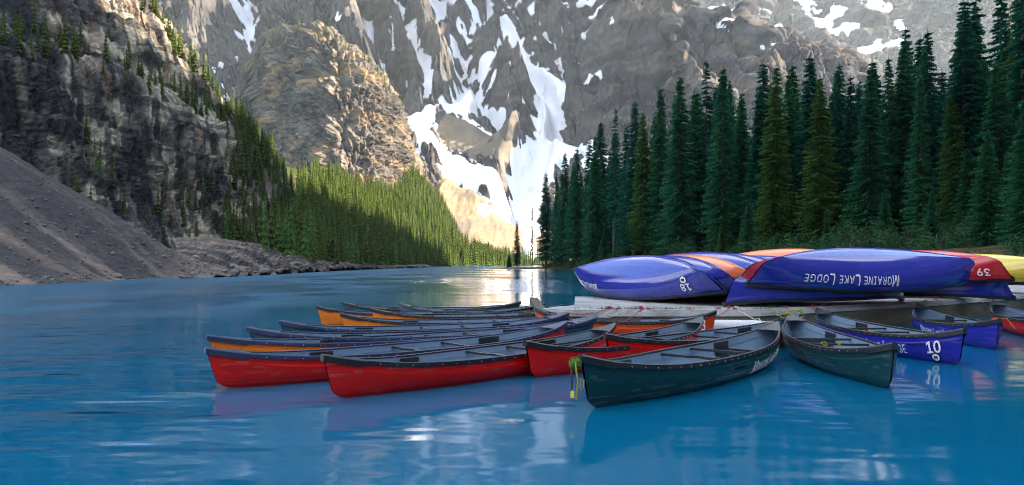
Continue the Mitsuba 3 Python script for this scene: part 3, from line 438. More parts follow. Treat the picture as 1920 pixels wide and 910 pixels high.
# front trees along the right bank: plan position, height, kind
STAND = [(10.2, 218, 29.0, 0), (13.2, 208, 27.4, 1), (14.2, 196, 30.9, 2), (15.4, 182, 25.7, 0), (15.2, 168, 27.8, 3), (18.5, 172, 29.8, 1), (18.8, 152, 30.2, 0), (17.0, 146, 26.3, 6), (19.8, 140, 29.7, 5), (21.0, 132, 24.8, 1), (20.6, 121, 27.1, 0), (20.8, 112, 23.5, 4), (22.6, 110, 26.4, 3), (23.5, 104, 23.9, 1), (22.2, 95, 24.4, 6), (25.2, 99, 22.9, 2), (26.4, 96, 26.3, 5), (26.2, 90, 22.9, 0), (24.4, 84, 22.4, 3), (27.6, 87, 18.9, 2), (28.4, 82, 22.2, 0), (29.5, 82, 19.6, 1), (27.2, 75, 19.8, 4), (29.8, 77, 19.4, 3), (31.0, 75, 20.7, 0), (30.0, 70, 17.2, 4), (32.6, 73, 18.9, 2), (33.0, 70, 16.9, 1), (31.5, 64, 15.5, 6), (34.4, 69, 17.6, 0), (34.6, 66, 17.5, 3), (36.0, 66, 19.1, 2), (34.0, 60, 14.5, 3), (37.0, 64, 19.3, 0), (35.8, 58, 13, 4), (36.8, 58.5, 20.1, 0), (38.6, 60, 22.6, 5), (36.6, 54, 13.5, 2), (38.8, 55, 22.2, 1), (38.0, 50, 12.5, 3), (38.6, 52, 20.9, 6), (36.2, 47, 9.5, 4), (40.2, 51, 20.4, 0), (40.8, 48, 18.1, 6), (37.4, 44, 9, 6), (43.0, 48.5, 16.9, 2), (39.5, 42, 14, 3), (44, 45, 14.6, 0), (46, 43, 16.4, 1), (42, 38.5, 14.7, 2), (36, 41.5, 16.6, 0), (33.5, 39.5, 14.1, 2), (38.5, 46.5, 18.5, 1), (31.2, 42.5, 12, 6), (40.2, 44.5, 17.5, 3), (29.8, 41, 7, 2)]
HUE = {0: 'dark blue-green', 1: 'slim dark', 2: 'broad mid-green', 3: 'slender mid-green', 4: 'pale yellow-green', 5: 'thin ragged', 6: 'low-branched bushy'}
ORD = 'first second third fourth fifth sixth seventh eighth ninth tenth eleventh twelfth thirteenth fourteenth'.split()
by_kind = {k: sorted([t for t in STAND if t[3] == k], key=lambda t: t[0] / t[1]) for k in HUE}
for x, y, h, k in STAND:
    s = h / 20; nth = by_kind[k].index((x, y, h, k))
    plant('spruce_tree', KINDS[k], x, y, float(bank_z(x, y)) - .2, s, s * (1.12 + .3 * RNG.random()), label=f'{HUE[k]} front spruce on the right bank, {ORD[nth]} such from the left', group=f'{HUE[k]} spruces in front on the right bank')
# the rows behind them
for i in range(150):
    y = 36 + 190 * RNG.random() ** 1.5
    x = bank_edge(y) + 7 + 38 * RNG.random() ** .9 + .28 * max(0, 110 - y) * .9
    bearing = x / y
    if bearing > .95: continue
    h = np.clip(RNG.normal(21, 3), 15, 27); k = int(RNG.choice([0, 1, 2, 3, 5, 0, 1]))
    # the crowns behind rise no higher than the skyline that the front row makes
    h = min(h, np.interp(bearing, [.03, .1, .19, .27, .39, .51, .55, .6], [.13, .17, .24, .28, .28, .29, .36, .45]) * y + 1.25 - float(bank_z(x, y)))
    if h < 9: continue
    s = h / 20
    plant('spruce_tree', KINDS[k], x, y, float(bank_z(x, y)) - .2, s, s * (1.15 + .35 * RNG.random()), label=f'{HUE[k]} spruce deep in the stand behind the front row on the right bank', group=f'{HUE[k]} spruces deep in the right bank stand')
for i in range(104):
    x0, y0, h0, k0 = STAND[int(RNG.integers(0, len(STAND)))]
    x, y = x0 * (1 + .03 * RNG.normal()) + 1.2 + 5 * RNG.random(), y0 + 1 + 6 * RNG.random(); k = int(RNG.choice([0, 1, 2, 3, 4, 6])); h = h0 * (.62 + .34 * RNG.random()); s = h / 20
    plant('spruce_tree', KINDS[k], x, y, float(bank_z(x, y)) - .2, s, s * (1.05 + .3 * RNG.random()), label=f'{HUE[k]} spruce close behind the front row, lower than it, on the right bank', group=f'{HUE[k]} lower spruces behind the front row')
# young spruces and a shrub belt at the foot of the stand
for i in range(46):
    y = 33 + 150 * RNG.random() ** 1.4; x = bank_edge(y) + 3 + 9 * RNG.random() + .20 * max(0, 100 - y) * RNG.random()
    h = 3 + 5 * RNG.random(); s = h / 20
    plant('young_spruce', KINDS[int(RNG.choice([2, 4, 6, 3]))], x, y, float(bank_z(x, y)) - .1, s, s * 1.7, label='young spruce at the foot of the tall stand on the right bank', cat='young spruce', group='young spruces at the foot of the right stand')
# two lone spruces on the spit
plant('spruce_tree', KINDS[1], 1.4, 205, .3, 13.2 / 20, .95, label='lone dark spruce on the gravel spit, left and shorter of two', cat='spruce')
plant('spruce_tree', KINDS[5], 5.8, 206, .2, 17.5 / 20, .8, label='lone thin ragged spruce on the gravel spit beside the stand', cat='spruce')
plant('young_spruce', KINDS[6], -0.9, 204, .2, 4 / 20, .5, label='small bushy spruce left of the lone spruce on the spit', cat='young spruce')
scene['fallen_log'] = ply(tube([(-3.2, 200.2, .25), (0, 199.6, .35), (4.5, 199.9, .3), (8.5, 200.6, .45)], [.10, .2, .24, .2], 8), 'dead_wood', smooth=True)
labels['fallen_log'] = {'label': 'grey fallen log lying at the water edge of the gravel spit', 'category': 'log'}
def shrub(rng, n=900):
    c = rng.normal(0, 1, (9, 3)) * [.55, .55, .3] + [0, 0, .62]
    i = rng.integers(0, 9, n)
    d = rng.normal(0, 1, (n, 3)); d /= np.linalg.norm(d, axis=1, keepdims=True)
    p = c[i] + d * (.42 * rng.random((n, 1)) ** .35); p[:, 2] = np.abs(p[:, 2])
    a = rng.normal(0, 1, (n, 3)); a /= np.linalg.norm(a, axis=1, keepdims=True); b = np.cross(a, d)
    v = np.stack([p - a * .05, p + a * .05, p + b * .11], 1).reshape(-1, 3)
    return v, np.arange(len(v)).reshape(-1, 3)
def stems(rng):
    return join([tube([(0, 0, -.2), rng.normal(0, .15, 3) + [0, 0, .4], rng.normal(0, .4, 3) * [1, 1, .2] + [0, 0, .8]], [.03, .02, .01], 4) for _ in range(5)])
for i in range(2):
    rng = np.random.default_rng(200 + i)
    scene[f'shrub_model_{i}'] = {'type': 'shapegroup', 'stem': ply(stems(rng), 'bark'), 'crown': ply(shrub(rng), 'shrub_leaf')}
for i in range(44):
    y = 30 + 190 * (i + RNG.random()) / 44; x = bank_edge(y) + .9 + 2.5 * RNG.random(); s = .8 + .8 * RNG.random()
    plant('willow_shrub', f'shrub_model_{i % 2}', x, y, float(bank_z(x, y)) - .1, s, s * 1.25, label='rounded willow shrub at the water edge below the spruce stand', cat='shrub', group='willow shrubs along the right bank')
for i in range(46):
    y = 36 + 60 * RNG.random(); x = bank_edge(y) + 3 + 14 * RNG.random() + .1 * (100 - y); s = .9 + 1.0 * RNG.random()
    plant('willow_shrub', f'shrub_model_{i % 2}', x, y, float(bank_z(x, y)) - .1, s, s * 1.3, label='low green shrub on the bank between the spruce trunks behind the dock', cat='shrub', group='low shrubs under the spruces behind the dock')
# a dead grey tree among the left end of the stand
key = 'dead_tree'
labels[key] = {'label': 'bare grey dead tree with curled branches at the left end of the right stand', 'category': 'dead tree'}
rng = np.random.default_rng(5)
at = T().translate([16.6, 150, .6])
scene[key + '__trunk'] = ply(tube([(0, 0, -.5), (.1, 0, 4), (-.1, .1, 9), (.15, 0, 14), (.1, 0, 17)], [.2, .17, .12, .07, .02], 7), 'dead_wood', smooth=True, to_world=at)
br = []
for k in range(26):
    z = 3 + 11 * rng.random(); a = rng.random() * 6.28; L = 1.4 + 2.4 * rng.random()
    o = np.array([math.cos(a), math.sin(a), 0])
    br.append(tube([o * L * q + np.array([0, 0, z + L * (.1 - 1.0 * q + .9 * q * q) * (.6 + .6 * rng.random())]) for q in np.linspace(0, 1, 6)], np.linspace(.06, .015, 6), 5))
for sx in (1, .75):
    br.append(tube([(0, 0, 7 * sx), (1.2, -.4, 7.6 * sx), (2.4, -.6, 7.0 * sx), (3.1, -.6, 5.8 * sx), (2.8, -.6, 4.8 * sx), (2.0, -.5, 4.3 * sx)], [.09, .08, .07, .06, .05, .03], 6))
scene[key + '__branch'] = ply(join(br), 'dead_wood', smooth=True, to_world=at)

# ---- firs on the far slopes: the largest stand alone, the rest are the forest
def fir(rng, H=10., R=1.5, levels=8, spikes=7):
    tri = []
    for i in range(levels):
        t = i / levels
        z = H * (.06 + .9 * t); r = R * (1 - t) ** .85 + .06; a0 = rng.random() * 6
        for k in range(spikes):
            a = a0 + 6.283 * k / spikes + rng.normal(0, .12); rr = r * (.6 + .6 * rng.random()); da = 3.1 / spikes
            top = z + H * .115
            tri += [[.12 * r * math.cos(a + 2), .12 * r * math.sin(a + 2), top], [rr * math.cos(a - da) * .62, rr * math.sin(a - da) * .62, z + .1], [rr * math.cos(a), rr * math.sin(a), z - .28 * rr],
                    [.12 * r * math.cos(a + 2), .12 * r * math.sin(a + 2), top], [rr * math.cos(a), rr * math.sin(a), z - .28 * rr], [rr * math.cos(a + da) * .62, rr * math.sin(a + da) * .62, z + .1]]
    tri += [[-.09, 0, H * .93], [.09, .03, H * .93], [0, 0, H * 1.03], [0, -.09, H * .93], [.03, .09, H * .93], [0, 0, H * 1.03]]
    v = np.array(tri)
    return v, np.arange(len(v)).reshape(-1, 3)
FIRS = [fir(np.random.default_rng(300 + i), R=(1.5, 1.8, 1.3, 1.65)[i]) for i in range(4)]
for i in range(4):
    scene[f'fir_model_{i}'] = {'type': 'shapegroup', 'trunk': ply(trunk(10, .12), 'bark', smooth=True), 'crown': ply(FIRS[i], 'needle_far' if i % 2 else 'needle_light')}
SPOTS = []          # x, y, z, height
def scatter(S, n, u0, u1, v0, v1, hfun, rng, dens=None):
    nu, nv = S.shape[:2]
    for _ in range(n):
        u, v = u0 + (u1 - u0) * rng.random(), v0 + (v1 - v0) * rng.random()
        p = S[int(u * (nu - 1)), int(v * (nv - 1))]
        if dens is not None and rng.random() > dens(u, v, p): continue
        SPOTS.append((*p, hfun(p) * (.45 + .95 * rng.random() ** 1.3)))
rng = np.random.default_rng(11)
def clump(u, v, p): return meshkit.noise(np.array([p[0] / 14, p[1] / 14, p[2] / 14]), 5) * 1.9 - .15
scatter(FOREST, 2100, .07, .86, .06, 1, lambda p: 8.6, rng)
scatter(FOREST, 900, .07, .62, .5, 1, lambda p: 7.2, rng)
scatter(FOREST, 560, .45, .98, .02, .5, lambda p: 11.5, rng)
scatter(FOREST, 260, .25, .9, .0, .1, lambda p: 9.5, rng)
scatter(FOREST, 160, .02, .12, .1, .8, lambda p: 9., rng)
n_slope = len(SPOTS)
scatter(CLIFF, 170, 0, .9, .44, .495, lambda p: 6.0, rng, lambda u, v, p: .85)
n_ledge = len(SPOTS)
scatter(CLIFF, 150, .42, .98, .82, .87, lambda p: 7.0, rng)
n_crest = len(SPOTS)
scatter(CLIFF, 170, .3, .92, .03, .30, lambda p: 6.0, rng, lambda u, v, p: clump(u, v, p) - .25)
scatter(CLIFF, 260, .72, 1, .02, .62, lambda p: 7.2, rng)
scatter(SHORE, 260, .25, 1, .62, 1, lambda p: 7.5, rng)
n_foot = len(SPOTS)
scatter(TOWER, 170, .22, .72, .72, .9, lambda p: 7.5, rng)
scatter(TOWER, 60, .62, .98, .8, .9, lambda p: 8, rng)
scatter(TOWER, 60, .05, .5, .3, .9, lambda p: 5, rng, lambda u, v, p: clump(u, v, p) - .4)
SP = np.array(SPOTS)
zone_of = np.digitize(np.arange(len(SP)), [n_slope, n_ledge, n_crest, n_foot])
shown = SP[:, 3] / np.hypot(SP[:, 0], SP[:, 1])
order = np.argsort(-shown)
own = set(order[:90].tolist())
ZONE = [('fir on the wooded slope down to the far shore', 'nearest firs on the wooded slope'), ('fir on the long ledge across the shaded cliff', 'firs on the cliff ledge'), ('fir on the sunlit crest of the left cliff', 'firs on the cliff crest'),
        ('dark fir at the foot of the shaded cliff', 'firs at the cliff foot'), ('small fir on top of the rock tower', 'firs on the rock tower')]
bulk = []
for i, (x, y, z, h) in enumerate(SP):
    k = int(rng.integers(0, 4)); rot = rng.random() * 6.283; wd = .9 + .35 * rng.random()
    if i in own:
        zn = ZONE[zone_of[i]]
        plant('fir_tree', f'fir_model_{k}', x, y, z - .2, h / 10, h / 10 * wd, math.degrees(rot), zn[0], 'fir', zn[1])
    else:
        v, f = FIRS[k]
        c, s = math.cos(rot), math.sin(rot)
        bulk.append((np.stack([(v[:, 0] * c - v[:, 1] * s) * wd * h / 10 + x, (v[:, 0] * s + v[:, 1] * c) * wd * h / 10 + y, v[:, 2] * h / 10 + z - .2], 1), f))
structure('forest', join(bulk), 'needle_far', 'dense conifer forest covering the far slope and the ledges', kind='stuff')

# ---- boulders lying on the talus and along the rocky shore
def boulder(rng):
    m = trimesh.creation.icosphere(1); v = m.vertices * (1 + .35 * (rng.random((len(m.vertices), 1)) - .5)) * [1, .8, .62]
    for _ in range(5):
        n = rng.normal(0, 1, 3); n /= np.linalg.norm(n); dd = v @ n; v = v - np.outer(np.maximum(dd - .62, 0), n)
    return v, m.faces
ROCKS = [boulder(np.random.default_rng(400 + i)) for i in range(6)]
rocks = []
for S, n, v0, v1, mx in ((TALUS, 1500, .05, .95, .16), (SHORE, 1500, .02, .6, .5), (SHORE, 350, .0, .12, .6), (TALUS, 300, .055, .12, .35)):
    for _ in range(n):
        p = S[int(rng.random() * (S.shape[0] - 1)), int((v0 + (v1 - v0) * rng.random()) * (S.shape[1] - 1))]
        if p[1] > 320 or (S is SHORE and rng.random() < (p[1] - 110) / 70): continue
        r = .05 + mx * rng.random() ** 6 + .08 * rng.random() * (1 if S is TALUS else 2.2); v, f = ROCKS[int(rng.integers(0, 6))]; a = rng.random() * 6.283; c, s_ = math.cos(a), math.sin(a)
        rocks.append((np.stack([(v[:, 0] * c - v[:, 1] * s_) * r + p[0], (v[:, 0] * s_ + v[:, 1] * c) * r + p[1], v[:, 2] * r + p[2] + .1 * r], 1), f))
scene['boulder_stone'] = dif(proc(lambda p, n, uv: mix((.06, .06, .063), (.27, .255, .245), mikit.noise(p.x / 1.1, p.y / 1.1, p.z / 1.1) * .7 + .3 * mikit.noise(p.x * 4, p.y * 4, p.z * 4))))
structure('boulders', join(rocks), 'boulder_stone', 'grey boulders and rubble scattered on the talus and rocky shore', kind='stuff')

# ---------------------------------------------------------------- dock
def hull_paint(c, rough, scuff=.42):
    lo, hi = [float(x) * .82 for x in c], [float(x) * 1.12 for x in c]
    pale = [float(x) * .6 + .10 for x in c]
    def fn(p, n, uv):
        w = mikit.fbm(p.x * 1.1, p.y * 1.1, p.z * 2.5, 3)
        sc = smoothstep(.64, .78, mikit.noise(p.x * 2.3, p.y * 2.3, p.z * 60)) * smoothstep(.42, .7, mikit.noise(p.x * 1.2 + 7, p.y * 1.2, p.z * 3))
        sc = dr.maximum(sc, smoothstep(.70, .8, mikit.noise(p.x * 7, p.y * 7, p.z * 24)) * .7)
        return mix(mix(lo, hi, w), pale, sc * scuff)
    def rg(p, n, uv): return rough * (.75 + .6 * mikit.fbm(p.x * 2.1, p.y * 2.1, p.z * 5, 3))
    return {'type': 'twosided', 'bsdf': {'type': 'principled', 'base_color': proc(fn), 'roughness': proc(rg), **({'specular': .4} if rough > .21 else {'eta': 1.75}), **({'clearcoat': 1.0, 'clearcoat_gloss': .97} if rough < .21 else {})}}
scene['paint_red'] = hull_paint((.56, .005, .002), .34)
scene['paint_orange'] = hull_paint((.72, .17, .006), .34)
scene['paint_rust'] = hull_paint((.58, .06, .006), .34)
scene['paint_blue'] = hull_paint((.018, .018, .30), .30)
scene['paint_green'] = hull_paint((.004, .038, .042), .3)
scene['paint_teal'] = hull_paint((.006, .055, .085), .32)
scene['gloss_blue'] = hull_paint((.012, .02, .27), .08, .15)
scene['gloss_teal'] = hull_paint((.01, .18, .30), .15, .15)
scene['gloss_orange'] = hull_paint((.70, .15, .02), .2, .15)
scene['gloss_red'] = hull_paint((.46, .008, .01), .18, .15)
scene['gloss_yellow'] = hull_paint((.62, .46, .03), .2, .15)
scene['lining'] = hull_paint((.16, .235, .33), .4, .12)
scene['vinyl'] = {'type': 'twosided', 'bsdf': {'type': 'principled', 'base_color': proc(lambda p, n, uv: mix((.006, .008, .011), (.022, .026, .03), mikit.fbm(p.x * 3, p.y * 3, p.z * 3, 3))), 'roughness': .38, 'specular': .5}}
scene['vinyl_blue'] = {'type': 'twosided', 'bsdf': {'type': 'principled', 'base_color': proc(lambda p, n, uv: mix((.012, .02, .05), (.03, .045, .11), mikit.fbm(p.x * 3, p.y * 3, p.z * 3, 3))), 'roughness': .4, 'specular': .5}}
scene['rivet_metal'] = {'type': 'principled', 'base_color': rgb(.75, .75, .72), 'metallic': .6, 'roughness': .35}
scene['white_print'] = dif(rgb(.78, .78, .76))
scene['green_print'] = dif(rgb(.02, .07, .05))
scene['ghost_print'] = dif(rgb(.015, .01, .03))
scene['old_wood'] = dif(proc(lambda p, n, uv: mix((.27, .28, .28), (.50, .51, .51), mikit.fbm((p.x * .78 + p.y * .62) * .7, (p.y * .78 - p.x * .62) * 14, p.z * 8, 4)) * (.8 + .4 * mikit.noise(p.x * 3, p.y * 3))))
scene['wet_wood'] = dif(proc(lambda p, n, uv: mix((.06, .065, .05), (.20, .19, .16), mikit.fbm(p.x * 1.5, p.y * 1.5, p.z * 6, 4))))
scene['float_plastic'] = {'type': 'twosided', 'bsdf': {'type': 'principled', 'base_color': rgb(.55, .58, .60), 'roughness': .35}}
def rope_mat(c): return dif(proc(lambda p, n, uv: mix([x * .7 for x in c], c, mikit.noise(p.x * 60, p.y * 60, p.z * 60))))
scene['rope_yellow'] = rope_mat((.34, .36, .08)); scene['rope_green'] = rope_mat((.11, .22, .04)); scene['rope_pink'] = rope_mat((.42, .09, .13)); scene['rope_white'] = rope_mat((.60, .58, .52)); scene['rope_orange'] = rope_mat((.6, .22, .08))

def part(key, mesh, m, tw=None, smooth=False, label=None, kind=None):
    scene[key] = ply(mesh, m, smooth=smooth, **({'to_world': tw} if tw is not None else {}))
    d = {}
    if label: d['label'] = label
    if kind: d['kind'] = kind
    if d: labels[key] = d
def box(a, b): 
    m = trimesh.creation.box(extents=np.subtract(b, a)); m.apply_translation((np.add(a, b)) / 2); return m.vertices, m.faces
DZ = .45
EDGE = np.array([(.55, 13.15), (1.1, 12.75), (4.4, 12.8), (9.4, 16.05), (15., 20.3), (26, 29.)])
def edge_path(off):
    t = np.gradient(EDGE, axis=0); t /= np.linalg.norm(t, axis=1, keepdims=True)
    n = np.stack([-t[:, 1], t[:, 0]], 1)
    return EDGE + n * off
dock = 'dock'
labels[dock] = {'label': 'long grey weathered wooden dock carrying overturned canoes', 'category': 'dock'}
W = .24
for k in range(22):                              # boards running along the edge
    a, b = edge_path(k * W + .012), edge_path((k + 1) * W - .012)
    z = DZ + .006 * ((k * 7) % 5 - 2) / 2
    segs = []
    for i in range(len(a) - 1):
        q = np.array([a[i], a[i + 1], b[i + 1], b[i]])
        v = np.vstack([np.c_[q, np.full(4, z - .04)], np.c_[q, np.full(4, z)]])
        f = np.array([[0, 3, 2, 1], [4, 5, 6, 7], [0, 1, 5, 4], [1, 2, 6, 5], [2, 3, 7, 6], [3, 0, 4, 7]])
        segs.append((v, f))
    part(numbered('dock__plank'), join(segs), 'old_wood')
def strip(off0, off1, z0, z1):
    a, b = edge_path(off0), edge_path(off1)
    segs = []
    for i in range(len(a) - 1):
        q = np.array([a[i], a[i + 1], b[i + 1], b[i]])
        v = np.vstack([np.c_[q, np.full(4, z0)], np.c_[q, np.full(4, z1)]])
        segs.append((v, np.array([[0, 3, 2, 1], [4, 5, 6, 7], [0, 1, 5, 4], [1, 2, 6, 5], [2, 3, 7, 6], [3, 0, 4, 7]])))
    return join(segs)
part('dock__edge_beam', strip(-.04, .07, DZ - .12, DZ - .045), 'old_wood', label='pale rounded edge beam of the dock')
part('dock__fascia', strip(.0, .10, -.25, DZ - .125), 'wet_wood', label='dark mossy face below the dock edge')
part('dock__end_beam', box((.45, 13.2, -.2), (.65, 18.4, DZ - .045)), 'wet_wood')
fl = []
for (x0, y0), (x1, y1) in (((2.55, 12.45), (4.55, 12.45)), ((2.8, 12.62), (4.5, 12.55))):
    th = np.linspace(0, 1, 12); prof = .11 * np.clip(np.minimum(th, 1 - th) * 9, .05, 1) ** .5
    fl.append(tube(np.c_[x0 + th * (x1 - x0), y0 + th * (y1 - y0), np.full(12, .17)], prof, 12))
part('dock__float', join(fl), 'float_plastic', smooth=True, label='pale plastic float tubes under the dock edge')

# ---------------------------------------------------------------- canoes
HL = 2.5
def c_beam(a): return .455 * (1 - a ** 2.25) ** .93 + .011
def c_sheer(a): return .365 + .03 * a ** 2 + .155 * a ** 4
def c_exp(a): return 2 / (2.75 - 1.0 * a ** 2)
def hull(s, v, side, inset=0., floor=None):
    a = np.abs(s); th = v * math.pi / 2; e = c_exp(a)
    B, zs = c_beam(a), c_sheer(a); zk = .028 + .02 * a ** 2
    y = B * np.sin(th) ** e; z = zs - (zs - zk) * np.cos(th) ** e
    z = z - .028 * np.clip(1 - y / (.8 * B), 0, 1) * np.clip(1.05 - a, 0, 1)
    dep = zs - z
    y = y + (.007 * np.clip((dep - .085) / .016, 0, 1) - .006 * np.exp(-((dep - .083) / .007) ** 2)) * np.clip(y / .05, 0, 1)
    xe = HL - .15 * (1 - np.clip(z / .55, 0, 1)) - .36 * np.clip((.20 - z) / .20, 0, 1) ** 2
    x = s * (HL + (xe - HL) * a ** 3)
    if inset:
        y = np.maximum(y - inset, 0); z = np.maximum(z, floor); x = x * (1 - .006)
    return np.stack([x, y * side, z], -1)
def hull_mesh(inset=0., floor=None, ns=85, nv=34):
    sg = np.linspace(-1, 1, ns); sg = np.sign(sg) * (1 - (1 - np.abs(sg)) ** 1.25)
    vg = np.concatenate([np.linspace(0, .55, nv - 20), np.linspace(.57, 1, 20)])
    S, V = np.meshgrid(sg, vg, indexing='ij'); out = []
    for side in (-1, 1):
        f = grid_faces(ns, nv)
        out.append((hull(S, V, side, inset, floor).reshape(-1, 3), f[:, ::-1] if (side < 0) ^ bool(inset) else f))
    return join(out)
def gunwale_mesh(side):
    sg = np.linspace(-1, 1, 61); a = np.abs(sg)
    c = np.stack([sg * HL, side * (c_beam(a)), c_sheer(a)], -1)
    prof = [(-.014, -.004), (-.012, .016), (0, .021), (.012, .016), (.016, -.006), (.014, -.03), (.004, -.032)]
    v = np.array([[p + np.array([0, side * o, h]) for o, h in prof] for p in c])
    n = len(prof); f = []
    for i in range(60):
        for j in range(n):
            f.append([i * n + j, (i + 1) * n + j, (i + 1) * n + (j + 1) % n, i * n + (j + 1) % n])
    return v.reshape(-1, 3), np.array(f)
def deck_mesh(end):
    sg = np.linspace(.84, 1.0, 12); rows = []
    for s in sg:
        b = float(c_beam(s)); z = float(c_sheer(s)); x = end * (HL * s + (.012 if s == 1 else 0)); lip = .050 if s > .855 else .034
        ys = np.array([-b - .019, -b - .020, -b - .006, -b * .5, 0, b * .5, b + .006, b + .020, b + .019])
        zs = np.array([z - lip, z + .008, z + .022, z + .025, z + .026, z + .025, z + .022, z + .008, z - lip])
        rows.append(np.stack([np.full(9, x), ys, zs], -1))
    v = np.array(rows); f = grid_faces(12, 9)
    cap = np.array([[11 * 9 + i for i in (0, 1, 7, 8)], [11 * 9 + i for i in (1, 2, 6, 7)], [11 * 9 + i for i in (2, 3, 5, 6)]])
    return v.reshape(-1, 3), np.vstack([f, cap])
def on_hull(x, dep, side, out):
    a = np.abs(x) / HL; zs = c_sheer(a); zk = .028 + .02 * a ** 2; e = c_exp(a)
    th = np.arccos(np.clip(dep / (zs - zk), 0, 1) ** (1 / e))
    y = c_beam(a) * np.sin(th) ** e + .007 * np.clip((dep - .085) / .016, 0, 1)
    return np.stack([x, side * (y + out), zs - dep], -1)
def seat_mesh(x):
    a = abs(x) / HL; b = float(c_beam(a)) - .012; z = float(c_sheer(a)); d = .15
    segs = []
    yy = np.linspace(-b + .05, b - .05, 9); xx = np.linspace(-d, d, 5)
    top = np.array([[(x + i, j, z - .115 - .03 * (1 - (j / b) ** 2) + .012 * (abs(i) / d)) for j in yy] for i in xx]); bot = top - [0, 0, .02]
    f = grid_faces(5, 9); segs += [(top.reshape(-1, 3), f), (bot.reshape(-1, 3), f[:, ::-1])]
    for sd in (-1, 1):
        hang = []
        for xi in (x - d, x + d):
            for dp in (.015, .06, .11, .17):
                yh = abs(float(on_hull(np.array([xi]), np.array([dp]), 1, -.021)[0, 1])); zi = float(c_sheer(abs(xi) / HL)) - dp
                hang += [(xi, sd * yh, zi), (xi, sd * (yh - .02), zi)]
        hang = np.array(hang)
        segs.append((hang[:8].tolist() + hang[8:].tolist(), [[0, 2, 10, 8], [2, 4, 12, 10], [4, 6, 14, 12], [1, 3, 11, 9], [3, 5, 13, 11], [5, 7, 15, 13], [0, 1, 3, 2], [2, 3, 5, 4], [4, 5, 7, 6], [8, 9, 11, 10], [10, 11, 13, 12], [12, 13, 15, 14], [6, 7, 15, 14], [0, 1, 9, 8]]))
    segs.append(box((x - d - .01, -b + .06, z - .15), (x - d + .012, b - .06, z - .105))); segs.append(box((x + d - .012, -b + .06, z - .15), (x + d + .01, b - .06, z - .105)))
    return join(segs)
def bar_mesh(x, w=.052, h=.026, yoke=False):
    a = abs(x) / HL; b = float(c_beam(a)) - .012; z = float(c_sheer(a)) - .034
    yy = np.linspace(-b, b, 15); ww = w * (.72 + .28 * np.abs(yy / b)) if not yoke else w * (.9 + .5 * np.exp(-((np.abs(yy) - .13) / .07) ** 2))
    return join([tubebox(np.stack([x - yoke * .05 * np.exp(-(yy / .09) ** 2), yy, z + yy * 0], -1), ww, h)])
def tubebox(c, w, h):
    v = np.array([[p + [-.5 * k, 0, -h / 2], p + [.5 * k, 0, -h / 2], p + [.5 * k, 0, h / 2], p + [-.5 * k, 0, h / 2]] for p, k in zip(c, w)])
    f = []
    for i in range(len(c) - 1):
        for j in range(4): f.append([i * 4 + j, i * 4 + (j + 1) % 4, (i + 1) * 4 + (j + 1) % 4, (i + 1) * 4 + j])
    f += [[0, 3, 2, 1], [len(c) * 4 - 4 + i for i in (0, 1, 2, 3)]]
    return v.reshape(-1, 3), np.array(f)
def rivets_mesh():
    ico = trimesh.creation.icosphere(0, .0055); out = []
    for side in (-1, 1):
        for x in np.arange(-2.05, 2.06, .175):
            a = abs(x) / HL
            out.append((ico.vertices + [x, side * (float(c_beam(a)) + .0165), float(c_sheer(a)) - .011], ico.faces))
    return join(out)
M_HULL, M_IN = hull_mesh(), hull_mesh(.012, .10)
M_GUN = {s: gunwale_mesh(s) for s in (-1, 1)}
M_DECK = {e: deck_mesh(e) for e in (-1, 1)}
M_SEAT = [seat_mesh(-1.32), seat_mesh(1.12)]
M_BAR = [bar_mesh(-.62), bar_mesh(.12, yoke=True), bar_mesh(1.72)]
M_RIV = rivets_mesh()
CACHE = {}
def shared(tag, mesh, m, smooth):
    if tag not in CACHE: CACHE[tag] = ply(mesh, m, smooth=smooth)
    d = dict(CACHE[tag]); d['bsdf'] = {'type': 'ref', 'id': m}
    return d
def wrap(mesh, x0, dep, side, sx=1., slant=0.):
    # lays a flat mesh (u to the right, w up, thickness along z) on the hull flank, readable from outside
    vv, ff = trimesh.remesh.subdivide_to_size(mesh.vertices, mesh.faces, .022, max_iter=12)
    mesh = trimesh.Trimesh(vv, ff, process=False)
    v = np.array(mesh.vertices); d = -side
    u, w, t = v[:, 0] * sx, v[:, 1], v[:, 2]
    x = x0 + d * u
    return on_hull(x, dep - w - slant * u, side, .004 + t), np.array(mesh.faces)
def small_caps(text, h):
    out, x = [], 0.
    for wd in text.split(' '):
        for i, ch in enumerate(wd):
            hh = h * (1.42 if i == 0 else 1.)
            m = meshkit.text_mesh(ch, hh, .002); m.vertices[:, 0] -= m.bounds[0, 0]
            m.vertices[:, 0] = m.vertices[:, 0] * .82 + x; m.vertices[:, 1] -= (hh - h) * .35
            # serifs: thin feet and caps at the stems
            b = m.bounds
            out.append(m)
            x = b[1, 0] + h * .24
        x += h * .48
    return trimesh.util.concatenate(out), x
def emblem(h):
    t = np.linspace(0, 2 * np.pi, 25)[:-1]
    from shapely.geometry import Polygon
    oval = trimesh.creation.extrude_polygon(Polygon(np.c_[np.cos(t) * .62 * h, np.sin(t) * .45 * h]), .002, engine='earcut')
    mark = [Polygon([(-.34 * h, -.16 * h), (.34 * h, -.16 * h), (.34 * h, .02 * h), (.16 * h, .2 * h), (.05 * h, .06 * h), (-.12 * h, .22 * h), (-.34 * h, .0)])]
    mk = trimesh.util.concatenate([trimesh.creation.extrude_polygon(p, .002, engine='earcut') for p in mark]); mk.vertices[:, 2] += .003
    bar = trimesh.creation.box(extents=(.5 * h, .035 * h, .002)); bar.vertices += [0, -.25 * h, .004]
    return oval, trimesh.util.concatenate([mk, bar])
